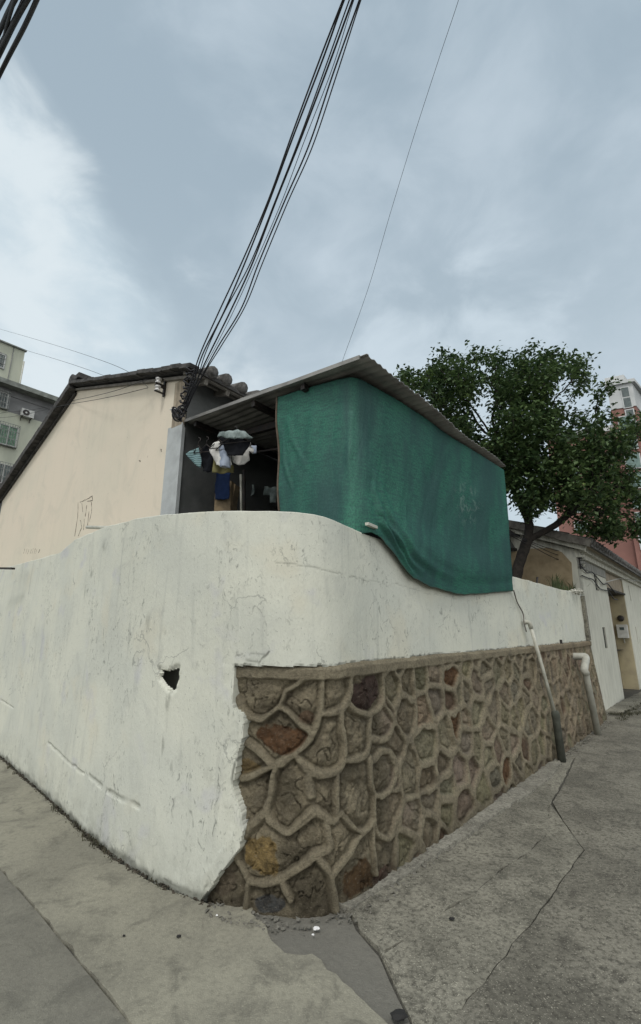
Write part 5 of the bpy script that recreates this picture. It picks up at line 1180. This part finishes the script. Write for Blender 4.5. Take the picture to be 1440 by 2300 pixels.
# ================================================================== washing under the lean-to
def cloth(name, outline, c, ax, up, mat, parent, folds=8, amp=.018, seed=0, step=.018, thick=.004, bag=0.0):
    """cloth cut to an outline (metres, x right / y up), hung at c in the plane ax/up with vertical folds"""
    P = [Vector(p) for p in outline]; Q = []
    for i in range(len(P)):
        a, b = P[i], P[(i + 1) % len(P)]; n = max(1, int((b - a).length / step)); Q += [a.lerp(b, k / n) for k in range(n)]
    xs = [p.x for p in P]; ys = [p.y for p in P]; gx, gy = np.meshgrid(np.arange(min(xs), max(xs), step), np.arange(min(ys), max(ys), step)); gx = gx.ravel(); gy = gy.ravel()
    ok = in_poly(gx, gy, [(p.x, p.y) for p in Q]) & (seg_dist(gx, gy, [(p.x, p.y) for p in Q + Q[:1]]) > step * .4)
    r = geometry.delaunay_2d_cdt(Q + [Vector((a, b)) for a, b in zip(gx[ok], gy[ok])], [], [list(range(len(Q)))], 1, 1e-6)
    v = np.array([(p.x, p.y) for p in r[0]]); n = Vector(ax).normalized().cross(Vector(up).normalized())
    h = max(ys) - v[:, 1]; d = amp * (np.sin(v[:, 0] * folds * 6.28 + 2.2 * fbm(v[:, 0] * 4, v[:, 1] * 3, 2, seed)) * np.clip(h / .12, .15, 1) + 2.2 * fbm(v[:, 0] * 11, v[:, 1] * 7, 4, seed + 2))
    wx = .016 * fbm(v[:, 0] * 14, v[:, 1] * 10, 3, seed + 7); A = Vector(ax).normalized(); U = Vector(up).normalized()
    V = [Vector(c) + A * float(a + w) + U * float(b + w) + n * float(k) for (a, b), k, w in zip(v, d, wx)]
    o = mesh_obj(name, V, r[2], mat, parent, True); m = o.modifiers.new('thickness', 'SOLIDIFY'); m.thickness = thick; return o
def hanger(c, ax, mat, parent, w=.19, name='hanger'):
    A = Vector(ax).normalized(); c = Vector(c); Z = Vector((0, 0, 1)); mb = MB()
    mb.tube([c - A * w - Z * .09, c - Z * .01, c + A * w - Z * .09], .005, 6); mb.tube([c - A * w - Z * .09, c + A * w - Z * .09], .004, 6)
    mb.tube([c - Z * .01, c + Z * .03, c + Z * .045 + A * .02, c + Z * .065 + A * .015, c + Z * .075 - A * .005], .004, 6); return mb.build(name, M[mat], parent, True)
def fab(name, c, c2, stripes=None):
    t = NT(name, .95, spec=.05)
    base = t.mix(t.ramp(t.noise(7, 4, .6, .4), .35, .7), c, c2)
    if stripes:
        w = t.n.new('ShaderNodeTexWave'); w.wave_type = 'BANDS'; w.bands_direction = 'Z'; w.inputs['Scale'].default_value = stripes[0]; w.inputs['Distortion'].default_value = 2.0; w.inputs['Detail'].default_value = 1
        t.l.new(t.co, w.inputs[0]); base = t.mix(t.ramp(w.outputs['Fac'], .55, .8), base, stripes[1])
    t.color(base); t.bump(t.noise(200, 2), .2, .001); M[name] = t.m
fab('white_cotton', (.62, .62, .60), (.44, .44, .43)); fab('black_cotton', (.010, .011, .014), (.014, .015, .018)); fab('blue_grey_cotton', (.34, .39, .48), (.24, .28, .36))
fab('teal_stripe', (.22, .33, .34), (.15, .24, .26), (14, (.07, .11, .12))); fab('yellow_cloth', (.24, .22, .10), (.13, .12, .06)); fab('navy_cloth', (.014, .026, .07), (.01, .018, .045))
fab('towel_grey', (.30, .36, .36), (.12, .15, .15)); fab('cardboard', (.20, .155, .10), (.11, .09, .065))
YL = 3.95                                                  # distance of the washing line
def LP(px, py, dy=0.0): return at(px, py, YL + dy)
AX = Vector((.97, -.24, 0)).normalized(); UP = Vector((0, 0, 1))
def pxpoly(L, dy, c, ax):                                   # outline in metres, in the plane through c along ax
    A = Vector(ax).normalized(); out = []
    for px, py in L: p = onplane(px, py, (c.x, c.y), (A.x, A.y)); out.append(((p - c).dot(A), p.z - c.z))
    return out
def garment(name, L, ctr, dy, mat, label, cat='clothing', hang=None, folds=6, amp=.015, seed=1, group='washing hung under the lean-to', ax=AX, hm='steel_dark'):
    c = LP(ctr[0], ctr[1], dy); root = thing(name, label, cat, tuple(c), 0, group)
    cloth('fabric', pxpoly(L, dy, c, ax), c, ax, UP, M[mat], root, folds, amp, seed)
    if hang: hanger(LP(hang[0], hang[1], dy), ax, hm, root, hang[2])
    return root
# the pole the hangers hook on
pl0 = LP(410, 985, .1); pl1 = at(640, 962, 3.75)
tag(MB().tube([rp(.16, .95, -.30), rp(.24, .10, -.33)], .012, 8).build('drying_pole', M['steel_dark'], None, True), 'dark drying pole slung under the lean-to roof above the washing', 'pole')
garment('striped_shirt', [(417,1019),(430,1010),(446,1004),(450,1018),(452,1035),(451,1050),(444,1048),(434,1036),(422,1028)], (438,1018), .25, 'teal_stripe', 'small teal striped cloth hanging at the left of the washing beside the pillar', hang=(446,998,.05), folds=9, amp=.010, seed=3)
garment('dark_shirt', [(452,1006),(462,1000),(474,1003),(480,1020),(478,1056),(470,1062),(455,1060),(452,1040)], (465,1010), .28, 'black_cotton', 'dark shirt hanging in shade between the teal cloth and the white shirts', hang=(464,996,.09), seed=4)
garment('white_tshirt', [(470,1001),(478,994),(492,991),(497,1000),(492,1010),(497,1018),(505,1012),(520,1014),(522,1046),(500,1050),(484,1044),(478,1028),(472,1018),(468,1008)], (490,1000), .10, 'white_cotton', 'crumpled white T-shirt at the left end of the washing bunch, sleeve hanging out', hang=(492,986,.10), folds=8, amp=.02, seed=5)
garment('yellow_towel', [(480,1030),(500,1044),(524,1044),(523,1062),(500,1063),(479,1063)], (500,1035), .16, 'yellow_cloth', 'dull yellow cloth hanging lowest behind the white T-shirt', 'towel', folds=5, amp=.012, seed=6)
garment('blue_grey_shirt', [(493,1000),(505,996),(512,1012),(518,1030),(516,1050),(494,1049),(492,1020)], (503,1000), .05, 'blue_grey_cotton', 'pale blue grey shirt between the white T-shirt and the black shirt', hang=(503,990,.08), folds=9, amp=.014, seed=7)
garment('white_vest', [(515,1000),(540,992),(562,990),(563,1000),(570,1012),(566,1018),(560,1010),(560,1034),(550,1044),(522,1043)], (540,998), .08, 'white_cotton', 'white shirt showing below and right of the black shirt in the washing', hang=(545,982,.10), folds=7, amp=.018, seed=8)
garment('black_shirt', [(492,984),(500,980),(560,980),(564,988),(556,1006),(546,1022),(526,1024),(512,1020),(504,1004)], (530,984), -.04, 'black_cotton', 'black shirt hung wide in front of the white washing', hang=(528,974,.16), folds=5, amp=.014, seed=9)
garment('grey_towel', [(486,980),(494,970),(510,966),(535,966),(550,970),(564,982),(545,985),(515,984),(500,981)], (525,974), -.10, 'towel_grey', 'rumpled grey green towels bundled on top of the washing', 'towel', folds=12, amp=.022, seed=10)
garment('trousers', [(560,1000),(575,1000),(576,1018),(568,1020),(562,1012)], (566,1005), .15, 'blue_grey_cotton', 'small grey sock like cloth at the right end of the washing bunch', folds=8, amp=.01, seed=12)
garment('background_cloth', [(554,1086),(571,1086),(570,1110),(560,1114),(553,1104)], (561,1090), 1.6, 'towel_grey', 'pale grey rag hanging deep in the shade to the left of two', folds=6, amp=.02, seed=13)
garment('background_cloth', [(592,1092),(622,1094),(620,1128),(606,1130),(604,1112),(592,1112)], (605,1096), 1.5, 'towel_grey', 'pale grey shirt hanging deep in the shade nearest the green net', folds=6, amp=.02, seed=14)
# a navy cloth draped over a box of cardboard standing behind the wall
root = thing('cardboard_stack', 'upright brown cardboard sheet standing behind the white wall under the washing', 'cardboard', tuple(LP(500, 1160, .35)))
a, b, c_, d_ = LP(480, 1170, .40), LP(516, 1170, .40), LP(520, 1080, .40), LP(484, 1080, .40); MB().prism([a, b, c_, d_], Vector((.02, .09, 0))).build('sheet', M['cardboard'], root)
a, b, c_, d_ = LP(516, 1170, .46), LP(524, 1170, .46), LP(529, 1088, .46), LP(519, 1084, .46); MB().prism([a, b, LP(522, 1130, .46), c_, d_], Vector((.03, .10, 0))).build('torn_edge', M['cardboard'], root)
garment('navy_cloth', [(485,1062),(518,1062),(516,1090),(512,1121),(482,1120),(483,1090)], (500,1070), .34, 'navy_cloth', 'navy blue cloth draped over the cardboard below the washing', 'cloth', folds=2, amp=.008, seed=15)
# pair of thin grey poles standing in the lean-to
tag(MB().tube([LP(543, 1185, .75), LP(541, 1066, .75)], .014, 8).build('support_pole', M['pole_grey'] if 'pole_grey' in M else M['pvc_grey'], None, True), 'left of the two thin grey poles standing right of the navy cloth', 'pole')
tag(MB().tube([LP(550, 1185, .85), LP(548, 1056, .85)], .016, 8).build('support_pole', M['steel_dark'], None, True), 'right, darker one of the two thin poles standing right of the navy cloth', 'pole')
